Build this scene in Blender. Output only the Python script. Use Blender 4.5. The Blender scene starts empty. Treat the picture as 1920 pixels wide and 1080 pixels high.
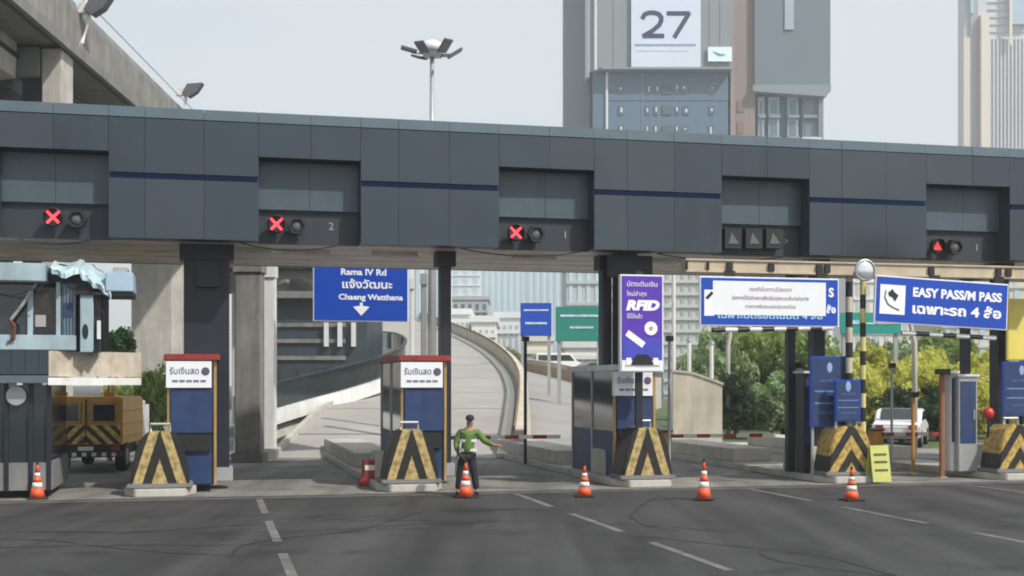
import bpy, math, random
from mathutils import Vector, Matrix
random.seed(7)
R = math.radians
sc = bpy.context.scene
# ------------------------------------------------------------------ camera, sky, sun
CAMZ, F, HY = 2.4, 2400.0, 720.0           # eye height, focal length and horizon row in photo pixels
cd = bpy.data.cameras.new('camera'); cam = bpy.data.objects.new('camera', cd); sc.collection.objects.link(cam)
cam.location = (0, 0, CAMZ); cam.rotation_euler = (R(90), 0, 0)
cd.sensor_width = 36; cd.lens = 36 * F / 1920; cd.shift_y = (HY - 540) / 1920
cd.clip_start = .1; cd.clip_end = 5000
sc.camera = cam
SUN_EL, SUN_AZ = 48, 128                     # azimuth clockwise from +Y (the view direction)
w = bpy.data.worlds.new('World'); sc.world = w; w.use_nodes = True
nt = w.node_tree; nt.nodes.clear()
sky = nt.nodes.new('ShaderNodeTexSky'); sky.sky_type = 'NISHITA'; sky.sun_disc = False
sky.sun_elevation = R(SUN_EL); sky.sun_rotation = R(SUN_AZ)
sky.air_density = 1.0; sky.dust_density = 4.0; sky.ozone_density = 1.0
bg = nt.nodes.new('ShaderNodeBackground'); out = nt.nodes.new('ShaderNodeOutputWorld')
mixs = nt.nodes.new('ShaderNodeMixRGB'); mixs.inputs[0].default_value = .72
mixs.inputs[2].default_value = (5.9, 6.25, 6.2, 1)      # milky smog veil over the whole sky
tcw = nt.nodes.new('ShaderNodeTexCoord'); mpw = nt.nodes.new('ShaderNodeMapping'); mpw.inputs['Scale'].default_value = (1, 1, 3)
nzw = nt.nodes.new('ShaderNodeTexNoise'); nzw.inputs['Scale'].default_value = 2.2; nzw.inputs['Detail'].default_value = 5
crw = nt.nodes.new('ShaderNodeValToRGB'); crw.color_ramp.elements[0].position = .35; crw.color_ramp.elements[1].position = .68
nt.links.new(tcw.outputs['Generated'], mpw.inputs[0]); nt.links.new(mpw.outputs[0], nzw.inputs['Vector']); nt.links.new(nzw.outputs['Fac'], crw.inputs[0])
mlw = nt.nodes.new('ShaderNodeMixRGB'); mlw.inputs[1].default_value = (5.35, 5.85, 5.9, 1); mlw.inputs[2].default_value = (6.1, 6.35, 6.35, 1); nt.links.new(crw.outputs[0], mlw.inputs[0]); nt.links.new(mlw.outputs[0], mixs.inputs[2])
nt.links.new(sky.outputs[0], mixs.inputs[1]); nt.links.new(mixs.outputs[0], bg.inputs[0])
bg.inputs[1].default_value = .15
nt.links.new(bg.outputs[0], out.inputs[0])
sl = bpy.data.lights.new('sun', 'SUN'); sl.energy = 4.4; sl.angle = R(1.5); sl.color = (1, .95, .87)
so = bpy.data.objects.new('sun', sl); sc.collection.objects.link(so)
sd = Vector((math.sin(R(SUN_AZ)) * math.cos(R(SUN_EL)), math.cos(R(SUN_AZ)) * math.cos(R(SUN_EL)), math.sin(R(SUN_EL))))
so.rotation_euler = sd.to_track_quat('Z', 'Y').to_euler(); so.location = (30, -30, 60)
vs = sc.view_settings; vs.view_transform = 'Standard'; vs.look = 'None'; vs.exposure = 0.0; vs.gamma = 1
sc.cycles.max_bounces = 6; sc.cycles.volume_bounces = 1; sc.cycles.filter_width = 1.9

# ------------------------------------------------------------------ helpers
def px(x, y, Y):
    return Vector(((x - 960) / F * Y, Y, CAMZ - (y - HY) / F * Y))
def gy(y):                                   # distance at which the ground is seen on photo row y
    return CAMZ * F / (y - HY)
ANG = R(13.3); O = Vector((-10.8, 27.0)); U = Vector((math.cos(ANG), math.sin(ANG))); N = Vector((math.sin(ANG), -math.cos(ANG)))
def S(x, d=0):                               # plaza frame: distance along the canopy front seen at column x, d metres in front of it
    t = (x - 960) / F
    return (t * (O.y + d * N.y) - O.x - d * N.x) / (U.x - t * U.y)
def PL(s, d, z=0):
    p = O + U * s + N * d; return Vector((p.x, p.y, z))
def YD(x, d=0): return PL(S(x, d), d).y
def ZD(x, y, d=0): return CAMZ - (y - HY) / F * YD(x, d)

MATS = {}
def mat(name, col, rough=.6, metal=0, var=.12, scale=3.0, bump=0.0, streak=0.0, emit=None, es=0, trans=0, bscale=None, spec=None, dirt=None):
    if name in MATS: return MATS[name]
    m = bpy.data.materials.new(name); m.use_nodes = True; n = m.node_tree; L = n.links
    b = n.nodes['Principled BSDF']; b.inputs['Roughness'].default_value = rough; b.inputs['Metallic'].default_value = metal
    b.inputs['Base Color'].default_value = (*col, 1)
    if spec is not None: b.inputs['Specular IOR Level'].default_value = spec
    if var or streak or bump:
        tc = n.nodes.new('ShaderNodeTexCoord')
        nz = n.nodes.new('ShaderNodeTexNoise'); nz.inputs['Scale'].default_value = scale; nz.inputs['Detail'].default_value = 6; nz.inputs['Roughness'].default_value = .6
        L.new(tc.outputs['Object'], nz.inputs['Vector'])
        cr = n.nodes.new('ShaderNodeValToRGB'); cr.color_ramp.elements[0].position = .3; cr.color_ramp.elements[1].position = .7
        lo = tuple(c * (1 - var) for c in col); hi = tuple(min(1, c * (1 + var)) for c in col)
        cr.color_ramp.elements[0].color = (*lo, 1); cr.color_ramp.elements[1].color = (*hi, 1)
        L.new(nz.outputs['Fac'], cr.inputs[0]); src = cr.outputs[0]
        if streak:
            mp = n.nodes.new('ShaderNodeMapping'); mp.inputs['Scale'].default_value = (.9, .9, .16)
            n2 = n.nodes.new('ShaderNodeTexNoise'); n2.inputs['Scale'].default_value = 2.4; n2.inputs['Detail'].default_value = 8; n2.inputs['Roughness'].default_value = .65
            L.new(tc.outputs['Object'], mp.inputs[0]); L.new(mp.outputs[0], n2.inputs['Vector'])
            c2 = n.nodes.new('ShaderNodeValToRGB'); c2.color_ramp.elements[0].position = .42; c2.color_ramp.elements[1].position = .72
            c2.color_ramp.elements[0].color = (0, 0, 0, 1); c2.color_ramp.elements[1].color = (streak,) * 3 + (1,)
            mx = n.nodes.new('ShaderNodeMixRGB'); d = dirt or tuple(c * .3 for c in col)
            mx.inputs[2].default_value = (*d, 1)
            L.new(n2.outputs['Fac'], c2.inputs[0]); L.new(c2.outputs[0], mx.inputs[0]); L.new(src, mx.inputs[1]); src = mx.outputs[0]
        L.new(src, b.inputs['Base Color'])
        if bump:
            nb = n.nodes.new('ShaderNodeTexNoise'); nb.inputs['Scale'].default_value = bscale or scale * 8; nb.inputs['Detail'].default_value = 8
            L.new(tc.outputs['Object'], nb.inputs['Vector'])
            bp = n.nodes.new('ShaderNodeBump'); bp.inputs['Strength'].default_value = bump; bp.inputs['Distance'].default_value = .02
            L.new(nb.outputs['Fac'], bp.inputs['Height']); L.new(bp.outputs[0], b.inputs['Normal'])
    if emit: b.inputs['Emission Color'].default_value = (*emit, 1); b.inputs['Emission Strength'].default_value = es
    if trans: b.inputs['Transmission Weight'].default_value = trans
    MATS[name] = m; return m

def chevron(name, c1, c2, period, slope, mirror=True, rough=.5):
    """painted stripes: |x|*slope + z repeats with the period"""
    m = bpy.data.materials.new(name); m.use_nodes = True; n = m.node_tree; L = n.links; b = n.nodes['Principled BSDF']
    tc = n.nodes.new('ShaderNodeTexCoord'); sp = n.nodes.new('ShaderNodeSeparateXYZ'); L.new(tc.outputs['Object'], sp.inputs[0])
    def M(op, a, bb=None):
        q = n.nodes.new('ShaderNodeMath'); q.operation = op
        for i, v in enumerate((a, bb)):
            if v is None: continue
            if isinstance(v, (int, float)): q.inputs[i].default_value = v
            else: L.new(v, q.inputs[i])
        return q.outputs[0]
    a = M('ABSOLUTE', sp.outputs[0]) if mirror else sp.outputs[0]
    v = M('ADD', M('MULTIPLY', a, slope), sp.outputs[2])
    fr = M('FRACT', M('DIVIDE', v, period)); g = M('GREATER_THAN', fr, .5)
    nz = n.nodes.new('ShaderNodeTexNoise'); nz.inputs['Scale'].default_value = 9; nz.inputs['Detail'].default_value = 8; L.new(tc.outputs['Object'], nz.inputs['Vector'])
    mx = n.nodes.new('ShaderNodeMixRGB'); mx.inputs[1].default_value = (*c1, 1); mx.inputs[2].default_value = (*c2, 1); L.new(g, mx.inputs[0])
    m2 = n.nodes.new('ShaderNodeMixRGB'); m2.blend_type = 'MULTIPLY'; m2.inputs[0].default_value = .8
    L.new(mx.outputs[0], m2.inputs[1]); cz2 = n.nodes.new('ShaderNodeValToRGB'); cz2.color_ramp.elements[0].position = .3; cz2.color_ramp.elements[1].position = .6; cz2.color_ramp.elements[0].color = (.25, .24, .22, 1); L.new(nz.outputs['Fac'], cz2.inputs[0]); L.new(cz2.outputs[0], m2.inputs[2]); L.new(m2.outputs[0], b.inputs['Base Color'])
    b.inputs['Roughness'].default_value = rough; return m

def darkened(base, cx, cz, rad):
    m = base.copy(); m.name = 'grey_panel_dark_patch'; n = m.node_tree; L = n.links; b = n.nodes['Principled BSDF']; src = b.inputs['Base Color'].links[0].from_socket
    tc = n.nodes.new('ShaderNodeTexCoord'); mp = n.nodes.new('ShaderNodeMapping'); mp.inputs['Location'].default_value = (-cx, 0, -cz * 1.7); mp.inputs['Scale'].default_value = (1, 0, 1.7)
    L.new(tc.outputs['Object'], mp.inputs[0]); ln = n.nodes.new('ShaderNodeVectorMath'); ln.operation = 'LENGTH'; L.new(mp.outputs[0], ln.inputs[0])
    nz = n.nodes.new('ShaderNodeTexNoise'); nz.inputs['Scale'].default_value = 1.5; L.new(tc.outputs['Object'], nz.inputs['Vector'])
    ad = n.nodes.new('ShaderNodeMath'); ad.operation = 'ADD'; L.new(ln.outputs['Value'], ad.inputs[0]); L.new(nz.outputs['Fac'], ad.inputs[1])
    mr = n.nodes.new('ShaderNodeMapRange'); mr.inputs['From Min'].default_value = .6; mr.inputs['From Max'].default_value = rad + .5; mr.inputs['To Min'].default_value = .65; mr.inputs['To Max'].default_value = 0
    L.new(ad.outputs[0], mr.inputs['Value']); mx = n.nodes.new('ShaderNodeMixRGB'); mx.inputs[2].default_value = (.006, .008, .012, 1)
    L.new(mr.outputs[0], mx.inputs[0]); L.new(src, mx.inputs[1]); L.new(mx.outputs[0], b.inputs['Base Color']); return m

class MB:
    def __init__(s): s.v = []; s.f = []
    def add(s, vs_, fs):
        k = len(s.v); s.v += [tuple(v) for v in vs_]; s.f += [tuple(i + k for i in f) for f in fs]; return s
    def box(s, x0, x1, y0, y1, z0, z1):
        vs_ = [(x, y, z) for z in (z0, z1) for y in (y0, y1) for x in (x0, x1)]
        return s.add(vs_, [(0, 2, 3, 1), (4, 5, 7, 6), (0, 1, 5, 4), (2, 6, 7, 3), (0, 4, 6, 2), (1, 3, 7, 5)])
    def prism(s, poly, y0, y1):              # polygon in x,z, extruded along y
        n = len(poly); vs_ = [(x, y0, z) for x, z in poly] + [(x, y1, z) for x, z in poly]
        return s.add(vs_, [tuple(range(n)), tuple(range(2 * n - 1, n - 1, -1))] + [(i, i + n, (i + 1) % n + n, (i + 1) % n) for i in range(n)])
    def prismx(s, poly, x0, x1):             # polygon in y,z, extruded along x
        n = len(poly); vs_ = [(x0, y, z) for y, z in poly] + [(x1, y, z) for y, z in poly]
        return s.add(vs_, [tuple(range(n)), tuple(range(2 * n - 1, n - 1, -1))] + [(i, i + n, (i + 1) % n + n, (i + 1) % n) for i in range(n)])
    def prismz(s, poly, z0, z1):
        n = len(poly); vs_ = [(x, y, z0) for x, y in poly] + [(x, y, z1) for x, y in poly]
        return s.add(vs_, [tuple(range(n - 1, -1, -1)), tuple(range(n, 2 * n))] + [(i, (i + 1) % n, (i + 1) % n + n, i + n) for i in range(n)])
    def tube(s, pts, r, seg=8, r2=None):
        pts = [Vector(p) for p in pts]; rings = []
        for i, p in enumerate(pts):
            d = (pts[min(i + 1, len(pts) - 1)] - pts[max(i - 1, 0)]).normalized()
            up = Vector((0, 0, 1)) if abs(d.z) < .9 else Vector((1, 0, 0))
            a = d.cross(up).normalized(); b = d.cross(a)
            rr = r if r2 is None else r + (r2 - r) * i / (len(pts) - 1)
            rings.append([p + (a * math.cos(t) + b * math.sin(t)) * rr for t in (2 * math.pi * j / seg for j in range(seg))])
        vs_ = [v for q in rings for v in q]; fs = []
        for i in range(len(pts) - 1):
            for j in range(seg): fs.append((i * seg + j, i * seg + (j + 1) % seg, (i + 1) * seg + (j + 1) % seg, (i + 1) * seg + j))
        fs.append(tuple(range(seg - 1, -1, -1))); k = (len(pts) - 1) * seg; fs.append(tuple(range(k, k + seg)))
        return s.add(vs_, fs)
    def lathe(s, prof, seg=20, c=(0, 0, 0), axis='z'):
        vs_ = []; 
        for r_, h in prof:
            for j in range(seg):
                t = 2 * math.pi * j / seg; a, b = r_ * math.cos(t), r_ * math.sin(t)
                vs_.append((c[0] + a, c[1] + b, c[2] + h) if axis == 'z' else ((c[0] + a, c[1] + h, c[2] + b) if axis == 'y' else (c[0] + h, c[1] + a, c[2] + b)))
        fs = []
        for i in range(len(prof) - 1):
            for j in range(seg): fs.append((i * seg + j, i * seg + (j + 1) % seg, (i + 1) * seg + (j + 1) % seg, (i + 1) * seg + j))
        fs.append(tuple(range(seg))); k = (len(prof) - 1) * seg; fs.append(tuple(range(k, k + seg)))
        return s.add(vs_, fs)
    def build(s, name, m, parent=None, loc=None, smooth=False, bev=0):
        me = bpy.data.meshes.new(name); me.from_pydata(s.v, [], s.f); me.update()
        import bmesh
        bm = bmesh.new(); bm.from_mesh(me); bmesh.ops.recalc_face_normals(bm, faces=bm.faces)
        if bev: bmesh.ops.bevel(bm, geom=bm.edges[:], offset=bev, segments=2, affect='EDGES', clamp_overlap=True)
        bm.to_mesh(me); bm.free()
        if m: me.materials.append(m)
        if smooth:
            for p in me.polygons: p.use_smooth = True
        o = bpy.data.objects.new(name, me); sc.collection.objects.link(o)
        if parent: o.parent = parent
        if loc is not None: o.location = loc
        return o

def tag(o, label=None, cat=None, group=None, kind=None):
    if label: o['label'] = label
    if cat: o['category'] = cat
    if group: o['group'] = group
    if kind: o['kind'] = kind
    return o
def thing(name, label, cat, loc, rz=0, group=None):
    o = bpy.data.objects.new(name, None); sc.collection.objects.link(o); o.location = loc; o.rotation_euler = (0, 0, rz); o.empty_display_size = .2
    return tag(o, label, cat, group)
def copy_tree(o, parent=None):
    c = o.copy(); sc.collection.objects.link(c)
    if parent: c.parent = parent
    for ch in [k for k in bpy.data.objects if k.parent == o]: copy_tree(ch, c)
    return c
def share(o, parent, loc, scale=None):       # same mesh again
    c = o.copy(); sc.collection.objects.link(c); c.parent = parent; c.location = loc
    if scale: c.scale = scale
    return c
def text(body, size, m, parent, loc, rot=(R(90), 0, 0), name='lettering', align='CENTER', ext=.004, width=None, bold=0, shear=0):
    cu = bpy.data.curves.new(name, 'FONT'); cu.body = body; cu.size = size; cu.align_x = align; cu.align_y = 'CENTER'; cu.extrude = ext; cu.offset = bold; cu.shear = shear
    cu.resolution_u = 3
    o = bpy.data.objects.new(name, cu); sc.collection.objects.link(o)
    bpy.context.view_layer.update()
    me = bpy.data.meshes.new_from_object(o.evaluated_get(bpy.context.evaluated_depsgraph_get()))
    bpy.data.objects.remove(o)
    o = bpy.data.objects.new(name, me); sc.collection.objects.link(o)
    if not me.materials: me.materials.append(m)
    else: me.materials[0] = m
    if width:
        xs = [v.co.x for v in me.vertices]; ww = max(xs) - min(xs); o.scale = (width / ww, 1, 1)
    o.parent = parent; o.location = loc; o.rotation_euler = rot
    return o

# materials
conc = mat('concrete', (.235, .23, .22), .85, var=.3, scale=.9, bump=.25, streak=.8, dirt=(.10, .095, .085))
conc_l = mat('pale_concrete', (.48, .46, .42), .8, var=.16, scale=1.2, bump=.2, streak=.5, dirt=(.25, .23, .2))
conc_d = mat('grey_concrete', (.2, .2, .2), .85, var=.15, scale=1.1, bump=.2, streak=.4)
cream = mat('cream_concrete', (.55, .50, .41), .8, var=.16, scale=.9, streak=.5, dirt=(.28, .25, .2), bump=.2)
white = mat('white_paint', (.72, .73, .73), .45, var=.08, scale=3, streak=.4, dirt=(.4, .38, .34))
whiteb = mat('white_sheet', (.78, .8, .84), .6, var=.03)
panel_m = mat('grey_panel', (.040, .059, .078), .40, .25, var=.08, scale=.5, streak=.3, dirt=(.045, .054, .064), bump=.35, bscale=1.1)
panel_m2 = mat('grey_panel_aged', (.037, .055, .073), .46, .25, var=.12, scale=.7, streak=.4, dirt=(.02, .024, .03), bump=.4, bscale=.9)
panel_m3 = mat('grey_panel_faded', (.044, .063, .081), .44, .2, var=.1, scale=.6, streak=.3, dirt=(.05, .055, .06), bump=.35, bscale=1.3)
cap_m = mat('cap_skylit_metal', (.12, .165, .20), .4, .3, var=.08, scale=.8, streak=.1)  # cap painted lighter than the fascia; its sky light is in the colour
strip_m = mat('navy_strip', (.003, .013, .045), .8, var=0, spec=.1)
dark = mat('dark_steel', (.018, .022, .034), .45, .2, var=.15, scale=2)
black = mat('black_plastic', (.012, .012, .014), .5, var=.1)
soff = mat('soffit_metal', (.74, .68, .62), .5, .3, var=.2, scale=1.2, streak=.3)
blue = mat('sign_blue', (.002, .058, .44), .4, var=.03)
navy = mat('navy_paint', (.012, .036, .125), .5, var=.25, scale=4, streak=.5, dirt=(.06, .07, .09))
red = mat('red_paint', (.28, .025, .02), .55, var=.3, scale=5, streak=.4, dirt=(.12, .06, .05))
gold = mat('brass_trim', (.42, .27, .10), .45, .3, var=.2)
steel = mat('galvanised', (.42, .43, .44), .45, .5, var=.1)
orange = mat('cone_orange', (.75, .10, .03), .5, var=.1, scale=6)
rubber = mat('rubber', (.02, .02, .02), .8, var=.2)
glass = mat('dark_glass', (.02, .03, .035), .08, 0, var=.2, scale=.8, spec=.8)
glass_b = mat('blue_glass', (.10, .17, .24), .12, 0, var=.2, scale=.5, spec=.8)
tan = mat('tan_metal', (.50, .425, .32), .5, .1, var=.18, scale=2, streak=.25, dirt=(.25, .15, .08))
pale_blue = mat('pale_blue_paint', (.36, .48, .54), .45, var=.12, scale=2, streak=.6, dirt=(.16, .19, .2))
green_s = mat('sign_green', (.015, .22, .17), .45, var=.05)
yellow = mat('yellow_paint', (.75, .55, .08), .5, var=.1)
led = mat('red_led', (.3, .01, .01), .4, var=0, emit=(1, .05, .07), es=3.2)
leddim = mat('red_led_dim', (.3, .02, .02), .4, var=0, emit=(1, .06, .06), es=.7)
lamp_g = mat('lamp_lens', (.11, .12, .12), .3, var=.3, scale=20)
figure_m = mat('stencil_grey', (.35, .36, .37), .6, var=0)

# ------------------------------------------------------------------ setting
asph = mat('asphalt', (.038, .038, .041), .85, var=.22, scale=.35, bump=.35, bscale=40)
def lane_wear(m, amt):
    n = m.node_tree; L = n.links; b = n.nodes['Principled BSDF']; src = b.inputs['Base Color'].links[0].from_socket
    tc = n.nodes.new('ShaderNodeTexCoord'); mp = n.nodes.new('ShaderNodeMapping'); mp.inputs['Rotation'].default_value = (0, 0, -ANG); mp.inputs['Scale'].default_value = (1.1, .06, 1)
    nz = n.nodes.new('ShaderNodeTexNoise'); nz.inputs['Scale'].default_value = 1.0; nz.inputs['Detail'].default_value = 5
    L.new(tc.outputs['Object'], mp.inputs[0]); L.new(mp.outputs[0], nz.inputs['Vector'])
    cr = n.nodes.new('ShaderNodeValToRGB'); cr.color_ramp.elements[0].position = .35; cr.color_ramp.elements[1].position = .65
    cr.color_ramp.elements[0].color = (1 - amt,) * 3 + (1,); cr.color_ramp.elements[1].color = (1 + amt * .4,) * 3 + (1,)
    mx = n.nodes.new('ShaderNodeMixRGB'); mx.blend_type = 'MULTIPLY'; mx.inputs[0].default_value = 1
    L.new(nz.outputs['Fac'], cr.inputs[0]); L.new(src, mx.inputs[1]); L.new(cr.outputs[0], mx.inputs[2])
    ng = n.nodes.new('ShaderNodeTexNoise'); ng.inputs['Scale'].default_value = 45; ng.inputs['Detail'].default_value = 2; L.new(tc.outputs['Object'], ng.inputs['Vector'])
    cg = n.nodes.new('ShaderNodeValToRGB'); cg.color_ramp.elements[0].position = .38; cg.color_ramp.elements[1].position = .66; cg.color_ramp.elements[0].color = (.62, .62, .62, 1); cg.color_ramp.elements[1].color = (1.5, 1.48, 1.42, 1)
    no = n.nodes.new('ShaderNodeTexNoise'); no.inputs['Scale'].default_value = .8; no.inputs['Detail'].default_value = 4; L.new(tc.outputs['Object'], no.inputs['Vector'])
    co = n.nodes.new('ShaderNodeValToRGB'); co.color_ramp.elements[0].position = .33; co.color_ramp.elements[1].position = .44; co.color_ramp.elements[0].color = (.5, .5, .5, 1)
    m2 = n.nodes.new('ShaderNodeMixRGB'); m2.blend_type = 'MULTIPLY'; m2.inputs[0].default_value = 1; m3 = n.nodes.new('ShaderNodeMixRGB'); m3.blend_type = 'MULTIPLY'; m3.inputs[0].default_value = 1
    L.new(ng.outputs['Fac'], cg.inputs[0]); L.new(no.outputs['Fac'], co.inputs[0]); L.new(mx.outputs[0], m2.inputs[1]); L.new(cg.outputs[0], m2.inputs[2]); L.new(m2.outputs[0], m3.inputs[1]); L.new(co.outputs[0], m3.inputs[2]); L.new(m3.outputs[0], b.inputs['Base Color'])
lane_wear(asph, .6)
g = MB().add([(-900, -60, 0), (900, -60, 0), (900, 1500, 0), (-900, 1500, 0)], [(0, 1, 2, 3)]).build('ground', asph); tag(g, kind='structure')
lane_m = mat('lane_concrete', (.20, .195, .185), .85, var=.2, scale=.4, bump=.25, bscale=30)
lane_wear(lane_m, .4)
q = [PL(-14, .9), PL(48, .9), PL(48, -46), PL(-14, -46)]
o = MB().add([(p.x, p.y, .004) for p in q], [(0, 1, 2, 3)]).build('toll_lane_pavement', lane_m); tag(o, kind='structure')
tarm = mat('tar_seam', (.018, .018, .02), .5, var=.2); patchm = mat('patched_asphalt', (.038, .038, .042), .9, var=.25, scale=1.5, bump=.5, bscale=50)
lane_wear(patchm, .2)
rnd = random.Random(5); tm = MB()
for k in range(9):
    x, y = rnd.uniform(-11, 11), rnd.uniform(12, 24); a_ = rnd.choice((R(103) + rnd.uniform(-.1, .1), R(13) + rnd.uniform(-.15, .15))); pts = []
    for i in range(26): pts.append((x, y)); a_ += rnd.uniform(-.28, .28); x += .28 * math.cos(a_); y += .28 * math.sin(a_)
    for i in range(25):
        (x0, y0), (x1, y1) = pts[i], pts[i + 1]; dx, dy = x1 - x0, y1 - y0; l_ = math.hypot(dx, dy); w_ = rnd.uniform(.010, .022); nx, ny = -dy / l_ * w_, dx / l_ * w_
        tm.add([(x0 - nx, y0 - ny, .007), (x0 + nx, y0 + ny, .007), (x1 + nx, y1 + ny, .007), (x1 - nx, y1 - ny, .007)], [(0, 1, 2, 3)])
tag(tm.build('tar_seam', tarm), kind='structure')
for s_, d_, w_, h_ in ((9.2, 2.6, 1.6, 2.4), (17.5, 3.4, 2.4, 1.3), (5.1, 6.2, 2.8, 1.5)):
    q_ = [PL(s_, d_), PL(s_ + w_, d_ + .05), PL(s_ + w_ - .05, d_ + h_), PL(s_ - .06, d_ + h_ - .04)]
    tag(MB().add([(v.x, v.y, .0035) for v in q_], [(0, 1, 2, 3)]).build('asphalt_patch', patchm), kind='structure')
mk = mat('road_paint', (.12, .12, .118), .8, var=.5, scale=2.5)
mm = MB()
for i in range(-1, 9):
    s = S(1000, 0) + (i - 4) * 5.5 - .8
    for k in range(4):
        a, b = 1.6 + k * 4.4, 1.6 + k * 4.4 + 3.0
        p = [PL(s - .07, a), PL(s + .07, a), PL(s + .07, b), PL(s - .07, b)]
        mm.add([(v.x, v.y, .006) for v in p], [(0, 1, 2, 3)])
p = [PL(-14, 1.2), PL(48, 1.2), PL(48, 1.45), PL(-14, 1.45)]; mm.add([(v.x, v.y, .006) for v in p], [(0, 1, 2, 3)])
tag(mm.build('road_marking', mk), kind='structure')
verge = mat('verge_grass', (.07, .10, .03), .95, var=.35, scale=.5, bump=.5)
for a in ([(9, 46), (60, 60), (90, 200), (6, 200)], [(-70, 60), (-30, 50), (-28, 200), (-90, 200)]):
    tag(MB().add([(x, y, .005) for x, y in a], [(0, 1, 2, 3)]).build('grass_verge', verge), kind='structure')

# ------------------------------------------------------------------ toll canopy
SA, SB = -5.0, 32.0
ZB, ZT = 5.55, 8.14
can = thing('toll_canopy', 'long dark grey panelled toll plaza canopy with square recesses and navy stripes', 'toll canopy', (O.x, O.y, 0), ANG)
recs = [(S(-3), S(204)), (S(485), S(676)), (S(935), S(1113)), (S(1352), S(1516)), (S(1735), S(1891))]
mids = [S(100), S(583), S(1030), S(1437), S(1822)]
bays = [(SA, recs[0][0], []), (recs[0][1], recs[1][0], [S(272), S(383)]), (recs[1][1], recs[2][0], [S(747), S(842)]),
        (recs[2][1], recs[3][0], [S(1175), S(1263)]), (recs[3][1], recs[4][0], [S(1577), S(1660)]), (recs[4][1], SB, [S(1960), S(2060)])]
GAP = .008
DARK_PATCH = darkened(panel_m, S(1635), 5.5, 1.5)  # fascia panels darker around one point on the lower edge
def pan(x0, x1, z0, z1, y0=-.05, y1=0, name='panel', m=None):
    return MB().box(x0 + GAP / 2, x1 - GAP / 2, y0 + random.uniform(-.004, .004), y1, z0 + GAP / 2, z1 - GAP / 2).build(name, m or random.choice((panel_m, panel_m, panel_m2, panel_m3)), can)
for a, b, seams in bays:
    e = [a] + seams + [b]
    for i in range(len(e) - 1):
        pan(e[i], e[i + 1], 6.96, ZT); pan(e[i], e[i + 1], ZB, 6.84, m=DARK_PATCH if a == recs[3][1] else None)
        pan(e[i], e[i + 1], ZT + .02, ZT + .25, -.02, .3, 'cap_panel', cap_m)
    MB().box(a + .04, b - .04, -.035, .02, 6.845, 6.955).build('navy_stripe', strip_m, can)
for (a, b), mz in zip(recs, mids):
    for p0, p1 in ((a, mz), (mz, b)):
        pan(p0, p1, 7.4, ZT); pan(p0, p1, ZT + .02, ZT + .25, -.02, .3, 'cap_panel', cap_m)
        MB().box(p0 + GAP / 2, p1 - GAP / 2, .40, .46, 6.31, 7.38).build('recess_panel', mat('recess_grey', (.075, .106, .13), .42, .2, var=.08, scale=.6, streak=.3, dirt=(.03, .035, .045)), can)
    MB().box(a, b, .50, .56, ZB, 6.29).build('signal_backboard', mat('backboard', (.03, .038, .05), .5, .1, var=.1), can)
    MB().box(a, b, .46, .50, 6.26, 6.30).build('recess_ledge', dark, can)
    for x in (a - .03, b + .004):
        MB().box(x, x + .026, .003, .5, ZB + .01, 7.39).build('recess_side', panel_m, can)
# backing frame behind the panels, split so the recesses stay open
fr = MB()
for a, b, _ in bays: fr.box(a + .03, b - .03, .02, .60, ZB + .01, ZT + .02)
for a, b in recs: fr.box(a - .02, b + .02, .03, .60, 7.41, ZT + .02); fr.box(a - .02, b + .02, .57, .60, ZB, 7.42)
fr.build('backing_frame', dark, can)
MB().box(SA, SB, .1, 6.3, ZT + .1, ZT + .2).build('roof_sheet', cap_m, can)
for k in range(9):                           # soffit planks run along the front
    y0 = .62 + k * .62
    MB().box(SA, SB, y0, y0 + .60, ZB + .03 + (k % 2) * .008, ZB + .10 + (k % 2) * .008).build('soffit_plank', soff, can)
MB().box(SA, SB, 6.2, 6.35, ZB + .02, ZT + .1).build('rear_panel', panel_m, can)
for x in (S(60), S(420), S(540), S(720), S(1000), S(1280), S(1500), S(1800)):
    MB().box(x, x + 1.1, 2.0, 2.16, ZB - .05, ZB + .03).build('soffit_light', white, can)
# columns
for xa, xb, dd, dep in ((345, 430, -1.2, .7), (826, 846, -1.6, .35), (1130, 1147, -1.6, .35), (1160, 1186, -1.2, .5), (1526, 1547, -1.4, .35), (1872, 1892, -1.0, .4)):
    a, b = S(xa, dd), S(xb, dd)
    c = MB().box(a, b, -dd, -dd + dep, 0.2, ZB + .05).build('column', dark, can)
    MB().box(a - .1, b + .1, -dd - .08, -dd + dep + .08, ZB - .32, ZB + .04).build('column_head', dark, c)
    MB().box(a - .08, b + .08, -dd - .06, -dd + dep + .06, 0.2, .5).build('base_plate', steel, c)
MB().box(S(368, -1.1), S(412, -1.1), 1.02, 1.2, 4.6, 5.2).build('junction_box', black, can)
MB().box(S(1150, -.6), S(1224, -.6), .62, 1.1, 5.0, 5.5).build('junction_box', black, can)

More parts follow.
